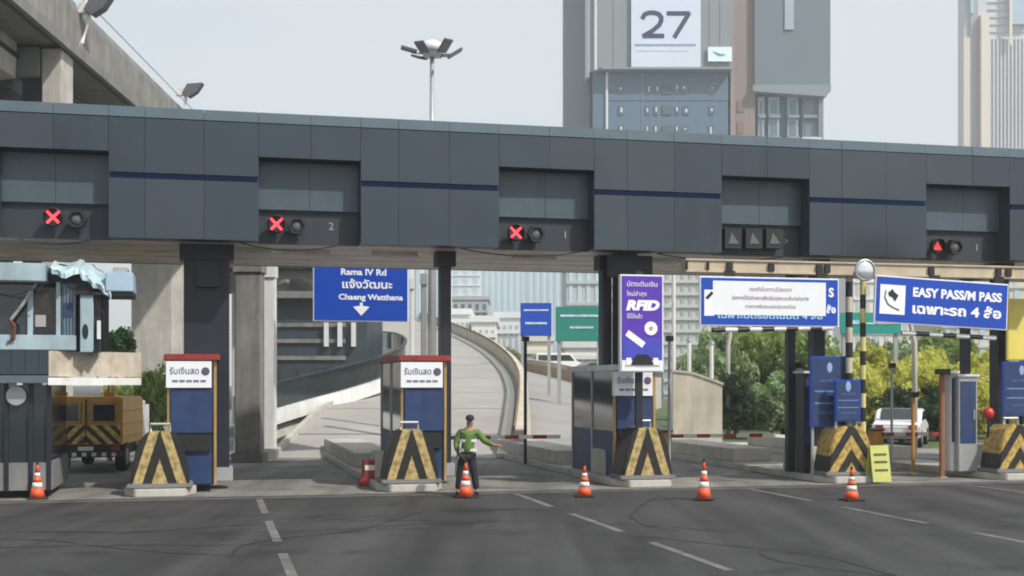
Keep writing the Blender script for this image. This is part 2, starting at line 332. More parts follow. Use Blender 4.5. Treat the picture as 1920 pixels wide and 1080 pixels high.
# lane signals
def sig_base(t, x, z, r):
    return MB().lathe([(r * .9, .0), (r, -.02), (r, -.16), (r * .93, -.17), (r * .93, -.03)], 20, (x, 0, z), 'y').build('housing', black, t, smooth=False)
def signal(xp, yp, xq, yq, lab, kind='x'):
    d = -.30; s = S(xp, d); z = ZD(xp, yp, d); t = thing('lane_signal', lab, 'lane signal', PL(s, d, z), ANG, 'signal lamps in the canopy recesses')
    r = .20
    sig_base(t, 0, 0, r)
    MB().box(-.03, .03, 0, .2, -.05, .05).build('bracket', dark, t)
    face = MB().lathe([(r * .86, -.05), (r * .86, -.06)], 20, (0, 0, 0), 'y').build('lens', black, t)
    dots = MB()
    if kind == 'x':
        for k in range(-3, 4):
            for sg in (-1, 1):
                if k == 0 and sg > 0: continue
                dots.lathe([(.031, -.062), (.031, -.075), (.014, -.088)], 8, (k * .036, 0, k * .036 * sg), 'y')
        dots.build('red_cross', led, t)
    else:
        dots.prism([(-.13, -.10), (.13, -.10), (0, .13)], -.062, -.075); dots.build('red_triangle', leddim, t)
    # grey companion lamp with a hexagonal hood
    x2 = S(xq, d) - s; z2 = ZD(xq, yq, d) - z
    t2 = thing('lane_signal', lab.replace('lit red', 'unlit grey').replace('cross', 'lamp').replace('triangle', 'lamp'), 'lane signal', PL(S(xq, d), d, z + z2), ANG, 'signal lamps in the canopy recesses')
    hexo = [(.21 * math.cos(R(a)), .21 * math.sin(R(a))) for a in range(0, 360, 60)]
    hexi = [(.15 * math.cos(R(a)), .15 * math.sin(R(a))) for a in range(0, 360, 60)]
    hb = MB()
    for i in range(6):
        j = (i + 1) % 6; A, B, C, D = hexo[i], hexo[j], hexi[j], hexi[i]
        hb.add([(A[0], -.2, A[1]), (B[0], -.2, B[1]), (C[0], -.2, C[1]), (D[0], -.2, D[1]), (A[0], .02, A[1]), (B[0], .02, B[1]), (C[0], .02, C[1]), (D[0], .02, D[1])],
               [(0, 1, 2, 3), (4, 7, 6, 5), (0, 4, 5, 1), (3, 2, 6, 7)])
    hb.build('hood', black, t2)
    MB().lathe([(.145, .0), (.145, -.10), (.10, -.14), (.03, -.155)], 20, (0, 0, 0), 'y').build('lens', lamp_g, t2, smooth=True)
    MB().box(-.03, .03, 0, .2, -.05, .05).build('bracket', dark, t2)
    MB().tube([(0, .02, -.18), (0, .05, -.3)], .015, 6).build('cable', black, t2)
signal(100, 408, 145, 412, 'lit red cross signal in the leftmost canopy recess')
signal(518, 421, 556, 425, 'lit red cross signal in the recess left of the blue route sign')
signal(966, 437, 1003, 440, 'lit red cross signal in the middle canopy recess above the curved ramp')
signal(1755, 462, 1786, 464, 'lit red triangle signal in the recess above the tilted blue sign', 'tri')
for i, xp in enumerate((1372, 1411, 1449)):
    d = -.3; t = thing('lane_signal', ('left', 'middle', 'right')[i] + ' of three unlit triangle signals in the recess above the white sheeted sign', 'lane signal', PL(S(xp, d), d, ZD(xp, 448, d)), ANG, 'unlit triangle signals in one recess')
    MB().box(-.215, .215, -.10, .15, -.24, .24).build('housing', black, t)
    MB().prism([(-.13, -.13), (.15, -.13), (-.05, .14)], -.115, -.101).build('triangle', lamp_g, t)
for xp, yp, tx in ((621, 425, '2'), (1060, 441, '1'), (1474, 453, '>'), (1832, 465, '1')):
    text(tx, .24, figure_m, can, (S(xp, -.49), .495, ZD(xp, yp, -.49)), name='lane_figure')

# ------------------------------------------------------------------ toll islands, crash noses, booths
chev = chevron('nose_chevron', (.55, .38, .10), (.02, .02, .02), .66, 1.5)
chev2 = chevron('nose_chevron_wide', (.50, .38, .16), (.02, .018, .015), 1.25, 3.2)
islands = [(300, 'leftmost'), (770, 'second from left'), (1210, 'third from left, under the purple light box'), (1590, 'fourth from left, beside the striped posts'), (1905, 'at the right edge')]
nose_p = None; isl_p = None
ilab = ['left of the large dark column', 'under the second red topped booth', 'under the purple light box', 'beside the black and yellow posts', 'at the right edge of the plaza']
for (xp, _), lb in zip(islands, ilab):
    s = S(xp, .3)
    if isl_p is None:
        isl_p = thing('toll_island', '', 'traffic island', (0, 0, 0), ANG, 'raised islands between toll lanes')
        MB().prismz([(-.75, .1), (-.5, -.5), (.5, -.5), (.75, .1), (.75, 17), (-.75, 17)], 0, .17).build('kerb', conc_l, isl_p, bev=.02)
        MB().box(-.62, .62, 1.2, 2.2, .17, .8).build('low_wall', conc_l, isl_p, bev=.03)
        MB().box(-.62, .62, 5.5, 15, .17, .55).build('low_wall', conc_l, isl_p, bev=.03)
        nose_p = thing('crash_block', '', 'crash block', (0, 0, 0), ANG, 'striped crash blocks on the island tips')
        prof = [(-.62, 0), (-.60, .25), (-.50, .8), (-.40, 1.05), (-.25, 1.2), (.25, 1.2), (.40, 1.05), (.50, .8), (.60, .25), (.62, 0)]
        MB().prism(prof, -.25, .55).build('striped_body', chev, nose_p, bev=.03)
        MB().box(-.68, .68, -.30, .60, 0, .10).build('footing', conc_d, nose_p, bev=.02)
        MB().tube([(-.2, .15, 1.2), (-.2, .15, 1.36), (.2, .15, 1.36), (.2, .15, 1.2)], .03, 8).build('lifting_bar', steel, nose_p)
        CN = bpy.data.objects['striped_body'].data; CW = CN.copy(); CW.materials.clear(); CW.materials.append(chev2)
        a, b = isl_p, nose_p
    else: a, b = copy_tree(isl_p), copy_tree(nose_p)
    a.location = PL(s, .15); b.location = PL(s, .22, .175)
    a['label'] = 'raised concrete toll island ' + lb
    for ch in b.children:
        if ch.name.startswith('striped_body'): ch.data = CW if xp < 1500 else CN
    b['label'] = 'black and cream chevron crash block on the island ' + lb

def booth(xp, lab, redtop=True, h=2.95):
    d = -.35; s = S(xp, d); t = thing('toll_booth', lab, 'toll booth', PL(s, d, .17), ANG, 'narrow booths on the toll islands')
    MB().box(-.50, .50, .06, 3.6, .0, 1.1).build('lower_wall', navy, t, bev=.02)
    MB().box(-.50, .50, .06, 3.6, 1.1, h - .2).build('glazing', glass, t)
    for x in (-.53, .47):
        for y in (.0, 1.8, 3.58): MB().box(x, x + .06, y, y + .06, 0, h - .2).build('corner_post', gold if y < 1 else steel, t)
    MB().box(-.60, .60, -.12, 3.8, h - .2, h - .06).build('roof', red if redtop else white, t, bev=.015)
    sg = MB().box(-.55, .42, -.10, .05, h - .80, h - .22).build('sign_panel', whiteb, t)
    MB().box(-.46, .44, -.05, .05, 1.15, h - .82).build('blue_panel', navy, t, bev=.01)
    MB().box(-.40, .40, -.02, .05, .75, 1.12).build('ticket_slot', black, t)
    text('รับเงินสด', .20, navy, sg, (-.16, -.104, h - .44), width=.62)
    for q_ in range(5): MB().box(-.42 + q_ * .15, -.30 + q_ * .15, -.106, -.101, h - .68, h - .63).build('print_line', mat('print_grey', (.16, .17, .25), .6, var=0), sg)
    MB().lathe([(.09, -.101), (.09, -.108), (.05, -.11)], 16, (.29, 0, h - .44), 'y').build('emblem', mat('emblem_violet', (.10, .07, .14), .6, var=0), sg)
    return t
booth(360, 'red roofed narrow toll booth in front of the large dark column')
booth(795, 'red roofed narrow toll booth left of the curved ramp lane')
booth(1190, 'white roofed toll booth beneath the purple light box', False, 2.75)

# ------------------------------------------------------------------ raised control booth at the left
d0 = 0.4; sL = S(-60, d0); cb = thing('control_booth', 'pale blue raised toll control booth with grey mid band and dark glass below', 'control booth', PL(sL, d0, 0), ANG)
def sx(x): return S(x, d0) - sL
def sz(x, y): return ZD(x, y, d0)
def cz(y): return sz(90, y)
MB().box(sx(-60), sx(96), .1, 3.4, .17, .75).build('plinth', conc_d, cb)
MB().box(sx(-58), sx(92), .14, 3.3, .75, cz(722)).build('lower_glazing', glass, cb)
for x in (-60, 6, 52, 86): MB().box(sx(x), sx(x + 9), .08, .16, .17, cz(720)).build('mullion', dark, cb)
MB().lathe([(.20, -.02), (.20, .0), (.17, .02)], 20, (sx(30), .04, cz(742)), 'y').build('round_mirror', steel, cb)
MB().box(sx(14), sx(30), .09, .12, cz(727), cz(718)).build('notice', white, cb)
MB().box(sx(-60), sx(92), -.15, 3.6, cz(702), cz(656)).build('mid_band', panel_m, cb)
MB().box(sx(-60), sx(92), -.22, 3.65, cz(718), cz(704)).build('mid_band', cap_m, cb)
# beige weathered fascia running off to the back right
MB().prismz([(sx(92.5), -.12), (sx(250) + .1, 1.2), (sx(250) + .1, 1.32), (sx(92.5), 0)], cz(706), cz(658)).build('weathered_fascia', mat('peeling_beige', (.50, .44, .36), .8, var=.3, scale=2.2, streak=.5, dirt=(.2, .18, .17)), cb)
MB().prismz([(sx(92.5), -.2), (sx(250) + .1, 1.12), (sx(250) + .1, 1.4), (sx(92.5), 0.1)], cz(722), cz(708)).build('fascia_sill', white, cb)
MB().prismz([(sx(92.5), .02), (sx(250) + .1, 1.35), (sx(240), 3.2), (sx(92.5), 3.2)], cz(720), cz(712)).build('deck', conc_d, cb)
# upper cabin
MB().box(sx(-60), sx(142), .0, .2, cz(657), cz(628)).build('sill_band', pale_blue, cb, bev=.02)
MB().box(sx(-58), sx(60), .22, .26, cz(628), cz(528)).build('window', glass, cb)
MB().box(sx(60), sx(104), .20, .24, cz(620), cz(538)).build('window', mat('brown_glass', (.03, .022, .02), .12, var=.3), cb)
MB().box(sx(114), sx(140), .20, .24, cz(630), cz(530)).build('window', glass_b, cb)
MB().box(sx(104), sx(112), .12, .26, cz(628), cz(528)).build('window_post', pale_blue, cb)
MB().box(sx(50), sx(60), .14, .26, cz(628), cz(545)).build('window_post', pale_blue, cb)
MB().box(sx(60), sx(104), .14, .26, cz(628), cz(618)).build('window_ledge', dark, cb)
MB().tube([(sx(68), .05, cz(530)), (sx(40), .0, cz(575)), (sx(18), -.02, cz(604))], .035, 8).build('stay_bar', steel, cb)
MB().tube([(sx(18), -.02, cz(600)), (sx(28), -.06, cz(612)), (sx(26), -.05, cz(636)), (sx(16), -.02, cz(642))], .04, 8).build('hinge_arm', mat('rusty', (.12, .04, .03), .8), cb)
MB().box(sx(-60), sx(88), -.3, 1.8, cz(530), cz(496)).build('eave', pale_blue, cb, bev=.02)
MB().box(sx(-60), sx(150), .3, 1.9, cz(528), cz(500)).build('ceiling', dark, cb)
MB().box(sx(-58), sx(184), 1.2, 3.0, cz(655), cz(510)).build('cabin_core', mat('cabin_inside', (.035, .035, .04), .8), cb)
MB().box(sx(150), sx(175), .0, .35, cz(660), cz(545)).build('pillar', pale_blue, cb, bev=.01)
MB().lathe([(.07, -.01), (.07, .01)], 16, (0, 0, 0), 'y').build('pillar_slot', black, cb, loc=(sx(160), .0, cz(621))).scale = (.9, 1, 2.3)
MB().box(sx(176), sx(186), .1, .5, cz(660), cz(545)).build('drip_post', black, cb)
MB().box(sx(182), sx(189), -.02, .02, cz(635), cz(600)).build('upright_sign', white, cb)  # small white upright sign plate
# light cabin roof box with crumpled sheet
MB().box(sx(198), sx(250), -.1, 1.5, cz(545), cz(508)).build('roof_box', mat('sky_blue_paint', (.36, .50, .62), .4, var=.08), cb, bev=.02)
MB().box(sx(140), sx(248), -.05, 1.4, cz(552), cz(545.5)).build('roof_edge', black, cb)
MB().box(sx(208), sx(236), .55, 1.2, cz(508), cz(494)).build('air_unit', steel, cb, bev=.02)
MB().tube([(sx(176), .0, cz(560)), (sx(196), .05, cz(590)), (sx(182), .05, cz(640)), (sx(170), .0, cz(668))], .016, 6).build('cable', black, cb)
MB().tube([(sx(-20), -.28, cz(548)), (sx(30), -.3, cz(556)), (sx(86), -.28, cz(538))], .014, 6).build('cable', black, cb)
for q_ in (-30, -4, 22, 48, 74): MB().box(sx(q_), sx(q_) + .015, -.152, -.14, cz(700), cz(658)).build('panel_joint', black, cb)
for q_ in (116, 122, 128, 134): MB().box(sx(q_), sx(q_) + .012, .185, .199, cz(628), cz(535)).build('blind_slat', dark, cb)
MB().box(sx(118), sx(134), .17, .184, cz(592), cz(566)).build('notice', navy, cb)
MB().box(sx(64), sx(84), .17, .19, cz(612), cz(590)).build('desk_box', figure_m, cb)
tp = MB(); nu, nv = 44, 16; vs_ = []
from mathutils import noise
for j in range(nv):
    for i in range(nu):
        u = i / (nu - 1); v = j / (nv - 1)
        x = sx(96 + 112 * u); zt = (480 + 5 * math.sin(u * 9)) if u < .5 else 481 + (u - .5) * 2 * 32
        yb = zt + 26 + 14 * u
        nn = noise.noise(Vector((u * 9, v * 3, 1.3))); n2 = noise.noise(Vector((u * 22, v * 7, 4.1)))
        z = cz(zt + (yb - zt) * (1 - v)) + .07 * nn + .012 * n2 - (.07 if j == 0 else 0)
        y = -.12 + 1.0 * v * v + .18 * nn * (1 - v) + .03 * n2
        vs_.append((x, y, z))
tp.add(vs_, [(j * nu + i, j * nu + i + 1, (j + 1) * nu + i + 1, (j + 1) * nu + i) for j in range(nv - 1) for i in range(nu - 1)])
tar = tp.build('crumpled_sheet', None)
tar.data.materials.append(mat('tarpaulin', (.40, .52, .58), .5, var=.25, scale=4))
tar.location = PL(sL, d0, 0); tar.rotation_euler = (0, 0, ANG); mo = tar.modifiers.new('t', 'SOLIDIFY'); mo.thickness = .02
tag(tar, 'crumpled pale blue tarpaulin thrown over the control booth roof', 'tarpaulin')
MB().prism([(sx(78), cz(512)), (sx(110), cz(492)), (sx(150), cz(500)), (sx(200), cz(538)), (sx(140), cz(546))], .2, 1.2).build('roof_block', dark, cb)

# ------------------------------------------------------------------ hanging signs
def plate(name, lab, cat, x0, x1, y0, y1, d, m, edge=whiteb, roll=0, t_=.07, grp=None):
    a, b = S(x0, d), S(x1, d); xm = (x0 + x1) / 2; Yd = YD(xm, d)
    zt = CAMZ - (y0 - HY) / F * Yd; zb = CAMZ - (y1 - HY) / F * Yd
    t = thing(name, lab, cat, PL((a + b) / 2, d, (zt + zb) / 2), ANG, grp); t.rotation_euler = (0, roll, ANG)
    wd, ht = (b - a) / 2, (zt - zb) / 2
    MB().box(-wd, wd, 0, t_, -ht, ht).build('edge_frame', edge, t, bev=.008)
    MB().box(-wd + .035, wd - .035, -.012, -.001, -ht + .035, ht - .035).build('face_panel', m, t)
    return t, wd, ht
wt = mat('reflective_white', (.85, .87, .9), .5, var=0)
t, wd, ht = plate('route_sign', 'blue hanging route sign with white Thai place name and down arrow', 'road sign', 587, 766, 480, 603, -11.5, blue)
text('Rama IV Rd', .27, wt, t, (.05 * wd, -.018, ht * .50), width=wd * .95, bold=.008)
text('แจ้งวัฒนะ', .34, wt, t, (.12 * wd, -.018, ht * .12), width=wd * 1.05, bold=.008)
text('Chaeng Watthana', .24, wt, t, (.2 * wd, -.018, -ht * .26), width=wd * 1.35, bold=.008)
text('พระราม 4', .26, wt, t, (-.1 * wd, -.018, ht * .84), width=wd * .9, bold=.005)
MB().prism([(-.045, -.42 * ht), (.045, -.42 * ht), (.045, -.52 * ht), (.26, -.55 * ht), (0, -.82 * ht), (-.26, -.55 * ht), (-.045, -.52 * ht)], -.022, -.013).build('down_arrow', wt, t)
for x in (-.8, .8): MB().tube([(x * wd, .12, ht), (x * wd, .12, ht + 1.6)], .05, 8).build('hanger', steel, t)
MB().box(-wd + .1, wd - .1, .07, .14, -.05, .05).build('rear_rail', steel, t)

t, wd, ht = plate('light_box', 'tall purple advertising light box with white RFID lettering and phone picture', 'light box', 1163, 1244, 515, 698, .5, mat('purple_print', (.085, .028, .36), .35, var=.05, emit=(.12, .04, .5), es=.12), t_=.16)
MB().box(-wd + .03, wd - .03, -.02, -.013, -ht + .03, -ht + .28).build('footer_panel', whiteb, t)
MB().box(-wd + .06, wd - .06, -.02, -.013, -ht + .29, -ht + .80).build('lower_print', mat('blue_print', (.05, .06, .40), .35, var=.1, emit=(.05, .06, .45), es=.2), t)
text('RFID', .30, wt, t, (0, -.018, ht * .36), width=wd * 1.55, bold=.02, shear=.2)
text('บัตรเติมเงิน', .16, wt, t, (0, -.018, ht * .80), width=wd * 1.4)
text('ใหม่ล่าสุด', .14, wt, t, (-wd * .25, -.018, ht * .60), width=wd * .9)
text('ใช้ได้แล้ว', .14, wt, t, (-wd * .35, -.018, ht * .14), width=wd * .7)
MB().lathe([(.16, -.014), (.16, -.03)], 20, (wd * .4, 0, -ht * .1), 'y').build('badge', wt, t)
MB().lathe([(.05, -.031), (.05, -.036)], 12, (wd * .4, 0, -ht * .1), 'y').build('badge_centre', figure_m, t)
k = MB().box(-.25, .25, -.03, -.014, -.075, .075).build('card_picture', wt, t, loc=(-wd * .32, 0, -ht * .32)); k.rotation_euler = (0, R(35), 0)
MB().prism([(-.28, -.13), (.28, -.13), (.22, .03), (.12, .12), (-.12, .12), (-.22, .03)], -.03, -.021).build('car_picture', black, t, loc=(0, 0, -ht * .74))
for s_ in (-1, 1): MB().box(s_ * .33 - .06, s_ * .33 + .06, -.03, -.021, -.12, .04).build('hand_picture', wt, t, loc=(0, 0, -ht * .74))
text('www.thaieasypass.com', .07, figure_m, t, (0, -.024, -ht + .15), width=wd * 1.6)
MB().box(-.08, .08, .17, .29, -ht - 1.6, ht + .1).build('post', dark, t)
MB().box(-.3, .3, .16, .20, ht - .1, ht - .03).build('clamp', steel, t)

# striped height bar and tan gantry beam
gan = thing('height_gantry', 'tan steel gantry beam across the right hand lanes with black brackets', 'gantry', PL(S(1285, .25), .25, 0), ANG)
s0 = S(1285, .25); L1 = S(1990, .25) - s0
zbm = ZD(1285, 508, .25); ztp = ZD(1285, 486, .25)
MB().box(0, L1, 0, .28, zbm + .02, ztp - .02).build('beam_web', tan, gan)
MB().box(0, L1, -.04, .32, zbm - .02, zbm + .02).build('beam_flange', tan, gan)
MB().box(0, L1, -.04, .32, ztp - .02, ztp + .02).build('beam_flange', tan, gan)
for xp in (1285, 1325, 1362, 1440, 1530, 1545, 1740, 1866, 1885):
    x = S(xp, .25) - s0; MB().box(x, x + (.14 if xp not in (1285, 1325) else .04), -.07, -.005, zbm + .03, ztp - .05).build('bracket', black, gan)
for xp in (1364, 1536, 1748, 1868):
    x = S(xp, .25) - s0; MB().box(x - .10, x + .16, -.10, -.045, zbm - .16, zbm + .02).build('hanger_plate', black, gan)
for xp in (1538, 1880): x = S(xp, .25) - s0; MB().box(x - .1, x + .1, 1.55, 1.75, .17, zbm + .2).build('leg', dark, gan); MB().box(x - .06, x + .06, .28, 1.6, zbm + .02, zbm + .18).build('arm', dark, gan)

t, wd, ht = plate('lane_sign', 'wide blue lane sign mostly hidden by a pasted white notice sheet', 'road sign', 1312, 1573, 520, 612, .42, blue)
MB().box(-wd * .82, wd * .80, -.025, -.014, -ht * .55, ht * .82).build('white_notice', whiteb, t)
pinkp = mat('faded_print', (.45, .36, .42), .7, var=0)
text('ขออภัยในความไม่สะดวก', .13, pinkp, t, (0, -.03, ht * .50), width=wd * .6)
text('ช่องทางนี้ปิดชั่วคราวเพื่อปรับปรุงระบบเก็บค่าผ่านทาง', .13, pinkp, t, (0, -.03, ht * .14), width=wd * 1.1)
text('การทางพิเศษแห่งประเทศไทย', .12, pinkp, t, (0, -.03, -ht * .20), width=wd * .72)
MB().box(-wd * .94, -wd * .80, -.022, -.014, -ht * .6, ht * .45).build('white_patch', wt, t)
k = MB().prism([(-.10, -.05), (.05, .10), (.10, .05), (-.04, -.10)], -.03, -.023).build('logo_mark', black, t, loc=(-wd * .87, 0, ht * .22))
text('เฉพาะบัตรอัตโนมัติ 4 ล้อ', .16, mat('cyan_print', (.35, .6, .85), .5, var=0), t, (0, -.018, -ht * .60), width=wd * 1.5, bold=.004)
text('S', .3, wt, t, (wd * .88, -.018, ht * .4), bold=.01); text('ล้อ', .22, wt, t, (wd * .88, -.018, -ht * .3), bold=.01)

t, wd, ht = plate('lane_sign', 'tilted blue electronic pass lane sign with white road pictogram square', 'road sign', 1640, 1890, 524, 612, .55, blue, roll=R(2.6))
MB().box(-wd * .93, -wd * .56, -.022, -.014, -ht * .62, ht * .62).build('pictogram_square', wt, t)
sw = MB(); pts = [(-.18, .22), (-.20, .05), (-.12, -.10), (.02, -.18), (.20, -.24)]
sw.tube([(x, -.03, z) for x, z in pts], .018, 6); sw.build('road_curve', figure_m, t, loc=(-wd * .75, 0, 0))
k = MB().prism([(-.14, .10), (-.02, .20), (.02, .13), (.14, .05), (.06, -.10), (-.02, .0), (-.10, .02)], -.034, -.024).build('car_mark', black, t, loc=(-wd * .74, 0, .06))
text('EASY PASS/M PASS', .3, wt, t, (wd * .22, -.018, ht * .36), width=wd * 1.34, bold=.012)
text('เฉพาะรถ 4 ล้อ', .32, wt, t, (wd * .22, -.018, -ht * .34), width=wd * 1.34, bold=.012)

# striped height bars (separate bar under each sign)
bw = chevron('bar_stripes', (.75, .75, .72), (.015, .015, .015), .62, 0.0001, False)
def striped(name, lab, cat, A, B, r_, c1, c2, n, parent=None):
    A, B = Vector(A), Vector(B); t = thing(name, lab, cat, A)
    for i in range(n):
        MB().tube([(B - A) * (i / n), (B - A) * ((i + 1) / n)], r_, 10).build('painted_band', (c1, c2)[i % 2], t)
    return t
def PX(x, y, d): return PL(S(x, d), d, ZD(x, y, d))
striped('height_bar', 'black and white striped height bar under the sheeted blue sign', 'height bar', PX(1336, 619, .36), PX(1562, 615, .36), .06, black, white, 10)
striped('height_bar', 'black and white striped height bar under the tilted blue sign', 'height bar', PX(1690, 624, .36), PX(1866, 634, .36), .06, white, black, 7)
striped('striped_post', 'black and cream banded post left of the round mirror', 'post', PX(1592, 870, .1), PX(1592, 500, .1), .085, cream, black, 13)
striped('striped_post', 'black and yellow banded post directly under the round mirror', 'post', PX(1618, 870, .25), PX(1618, 526, .25), .07, mat('pale_yellow', (.62, .55, .22), .5), black, 13)
t = thing('traffic_mirror', 'round pale traffic mirror on the banded post', 'mirror', PX(1621, 507, .70), ANG)
MB().lathe([(.27, .0), (.27, -.05), (.24, -.06), (.24, -.03)], 28, (0, 0, 0), 'y').build('rim', steel, t)
MB().lathe([(.235, -.032), (.235, -.04), (.17, -.065), (.08, -.08), (.02, -.085)], 28, (0, 0, 0), 'y').build('mirror_face', mat('mirror', (.75, .78, .8), .12, .7, var=.06), t, smooth=True)
MB().box(-.03, .03, 0, .5, -.08, .02).build('bracket', black, t)

# blue information boards on the islands
def board(x0, x1, y0, y1, d, lab):
    t, wd, ht = plate('information_board', lab, 'sign', x0, x1, y0, y1, d, navy, edge=blue, grp='navy boards on the toll islands')
    MB().lathe([(.05, -.014), (.10, -.016), (.05, -.02)], 16, (0, 0, 0), 'y').build('emblem', mat('emblem_pale', (.25, .38, .6), .6, var=0), t, loc=(0, 0, ht * .68)).scale = (.7, 1, 1.25)
    lm = mat('print_blue', (.12, .22, .5), .5, var=0)
    text('เฉพาะรถที่มีบัตร', .1, lm, t, (0, -.018, ht * .30), width=wd * 1.1)
    MB().box(-wd * .8, wd * .8, -.02, -.013, -ht * .02, ht * .03).build('print_line', lm, t)
    MB().box(-wd * .8, wd * .8, -.02, -.013, -ht * .36, -ht * .31).build('print_line', lm, t)
    text('กรุณาเตรียมบัตร', .1, lm, t, (0, -.018, -ht * .6), width=wd * 1.2)
    for x in (-wd * .8, wd * .8): MB().box(x - .03, x + .03, .08, .14, -ht - (CAMZ + (HY - y1) / F * YD(x0, d)) + .17, ht).build('support', steel, t)
    return t
board(1520, 1590, 668, 800, .0, 'tall navy information board beside the black and cream post')
board(1566, 1614, 712, 790, .35, 'small navy board leaning in front of the taller one')
board(1880, 1950, 678, 780, -.1, 'navy information board cut off by the right edge')
# equipment cabinets
def cabinet(x0, x1, y0, y1, d, lab, m):
    a, b = S(x0, d), S(x1, d); h = ZD(x0, y0, d); t = thing('equipment_cabinet', lab, 'cabinet', PL((a + b) / 2, d, .17), ANG, 'roadside equipment cabinets')
    hw = (b - a) / 2; h -= .17
    MB().box(-hw, hw, 0, .5, 0, h).build('case', m, t, bev=.02)
    MB().box(-hw * .8, hw * .8, -.02, -.002, h * .3, h * .95).build('door', navy, t, bev=.006)
    MB().box(hw * .5, hw * .62, -.045, -.021, h * .55, h * .65).build('handle', steel, t)
    MB().box(-hw - .04, hw + .04, -.05, .55, h + .002, h + .06).build('lid', white, t)
cabinet(1508, 1521, 700, 900, -.6, 'narrow dark cabinet left of the tall navy board', dark)
cabinet(1797, 1833, 706, 900, -.3, 'navy fronted cabinet right of the yellow trees', steel)
cabinet(1783, 1795, 700, 900, -.5, 'slim grey cabinet left of the navy fronted one', white)
# yellow sign box at the right edge
t, wd, ht = plate('yellow_sign', 'plain yellow sign box at the right edge above the navy board', 'sign', 1888, 1960, 560, 676, -.6, mat('yellow_sheet', (.75, .62, .14), .5, var=.06), edge=mat('yellow_sheet', (.75, .62, .14)))
MB().box(-.06, .06, .08, .2, -ht - 2.2, -ht).build('post', dark, t)
# red beacon
t = thing('warning_beacon', 'round red beacon on a short post beside the navy fronted cabinet', 'beacon', PX(1853, 900, -.2), ANG)
hb = ZD(1853, 782, -.2) - PX(1853, 900, -.2).z
MB().tube([(0, 0, 0), (0, 0, hb)], .035, 8).build('post', dark, t)
MB().lathe([(.02, -.14), (.10, -.12), (.14, -.04), (.14, .04), (.10, .12), (.02, .15)], 18, (0, 0, hb + .1)).build('lamp', mat('red_lens', (.55, .03, .03), .3, var=0), t, smooth=True)
# yellow A-board
t = thing('ground_sign', 'faded yellow green board standing on the lane beside the fourth island', 'sign', PX(1655, 905, .8), ANG + R(6)); t.location.z = 0
bm_ = mat('lime_board', (.48, .50, .14), .6, var=.12)
k = MB().box(-.26, .26, 0, .03, 0.04, .92).build('front_panel', bm_, t); k.rotation_euler = (R(-9), 0, 0)
k = MB().box(-.26, .26, 0, .03, 0.04, .92).build('rear_panel', bm_, t, loc=(0, .32, 0)); k.rotation_euler = (R(9), 0, 0)
for z in (.3, .5, .68): k = MB().box(-.18, .18, -.012, -.002, z, z + .05).build('print_line', mat('dark_print', (.08, .09, .03), .7, var=0), t); k.rotation_euler = (R(-9), 0, 0)
# red plastic barrier block
t = thing('plastic_barrier', 'low red plastic barrier left of the second island', 'barrier', PX(697, 890, -1.4), ANG); t.location.z = 0
MB().prism([(-.30, 0), (-.30, .12), (-.22, .25), (-.20, .62), (.20, .62), (.22, .25), (.30, .12), (.30, 0)], -.22, .22).build('body', red, t, bev=.02)
MB().box(-.19, .19, -.232, -.222, .38, .50).build('reflective_band', white, t)

# traffic cones
cp = None
for xp, yb, hh, lb in ((873, 933, .8, 'at the feet of the worker in green'), (1096, 932, .72, 'left of the third island crash block'), (1320, 938, .86, 'alone in the lane right of the purple light box'),
                   (1597, 939, .70, 'in front of the fourth island crash block'), (70, 936, .78, 'in front of the raised control booth')):
    Y = gy(yb)
    if cp is None:
        cp = thing('traffic_cone', '', 'traffic cone', (0, 0, 0), 0, 'orange traffic cones in front of the lanes')
        MB().box(-.2, .2, -.2, .2, 0, .035).build('base', rubber, cp, bev=.008)
        MB().lathe([(.155, .035), (.115, .24)], 20).build('cone_body', orange, cp, smooth=True)
        MB().lathe([(.116, .24), (.092, .36)], 20).build('reflective_band', white, cp, smooth=True)
        MB().lathe([(.091, .36), (.068, .48)], 20).build('cone_body', orange, cp, smooth=True)
        MB().lathe([(.069, .48), (.052, .57)], 20).build('reflective_band', white, cp, smooth=True)
        MB().lathe([(.051, .57), (.026, .72), (.02, .74)], 20).build('cone_body', orange, cp, smooth=True)
        MB().lathe([(.024, .735), (.028, .75), (.024, .80), (.01, .81)], 12).build('tip', black, cp)
        t = cp
    else: t = copy_tree(cp)
    t.location = px(xp, yb, Y); t.location.z = .005; t.scale = (1, 1, hh / .81); t.rotation_euler = (0, 0, random.uniform(0, 1.5))
    t['label'] = 'orange traffic cone ' + lb

# ------------------------------------------------------------------ high mast light
mp = px(810, 720, 75); mast = thing('high_mast_light', 'tall slim floodlight mast with a ring of lamps behind the canopy', 'mast light', (mp.x, mp.y, 0))
zt = px(810, 100, 75).z
MB().tube([(0, 0, 0), (0, 0, zt)], .30, 12, r2=.12).build('pole', steel, mast, smooth=True)
MB().lathe([(.45, zt - .22), (.6, zt - .05), (.5, zt + .1)], 20).build('ring', mat('lamp_ring', (.5, .48, .52), .4), mast)
MB().lathe([(.75, zt + .1), (.65, zt + .5), (.25, zt + .75)], 16).build('hood', white, mast, smooth=True)
lm = mat('lamp_body', (.09, .08, .11), .5, var=.1)
for k in range(6):
    a = R(8 + 60 * k); rr_ = 1.35
    l = MB().box(-.48, .48, -.30, .30, -.06, .07).build('floodlight', lm, mast, loc=(rr_ * math.cos(a), rr_ * math.sin(a), zt + .05 + .12 * (k % 2)), bev=.02)
    l.rotation_euler = (0, R((-32, -12, -20, -14, -26, -38)[k]), a)
    MB().box(-.42, .42, -.25, .25, -.08, -.061).build('lamp_glass', mat('lamp_glass', (.16, .16, .19), .2, var=0), l)
    MB().tube([(.5 * math.cos(a), .5 * math.sin(a), zt - .05), (1.2 * math.cos(a), 1.2 * math.sin(a), zt)], .04, 6).build('lamp_arm', lm, mast)

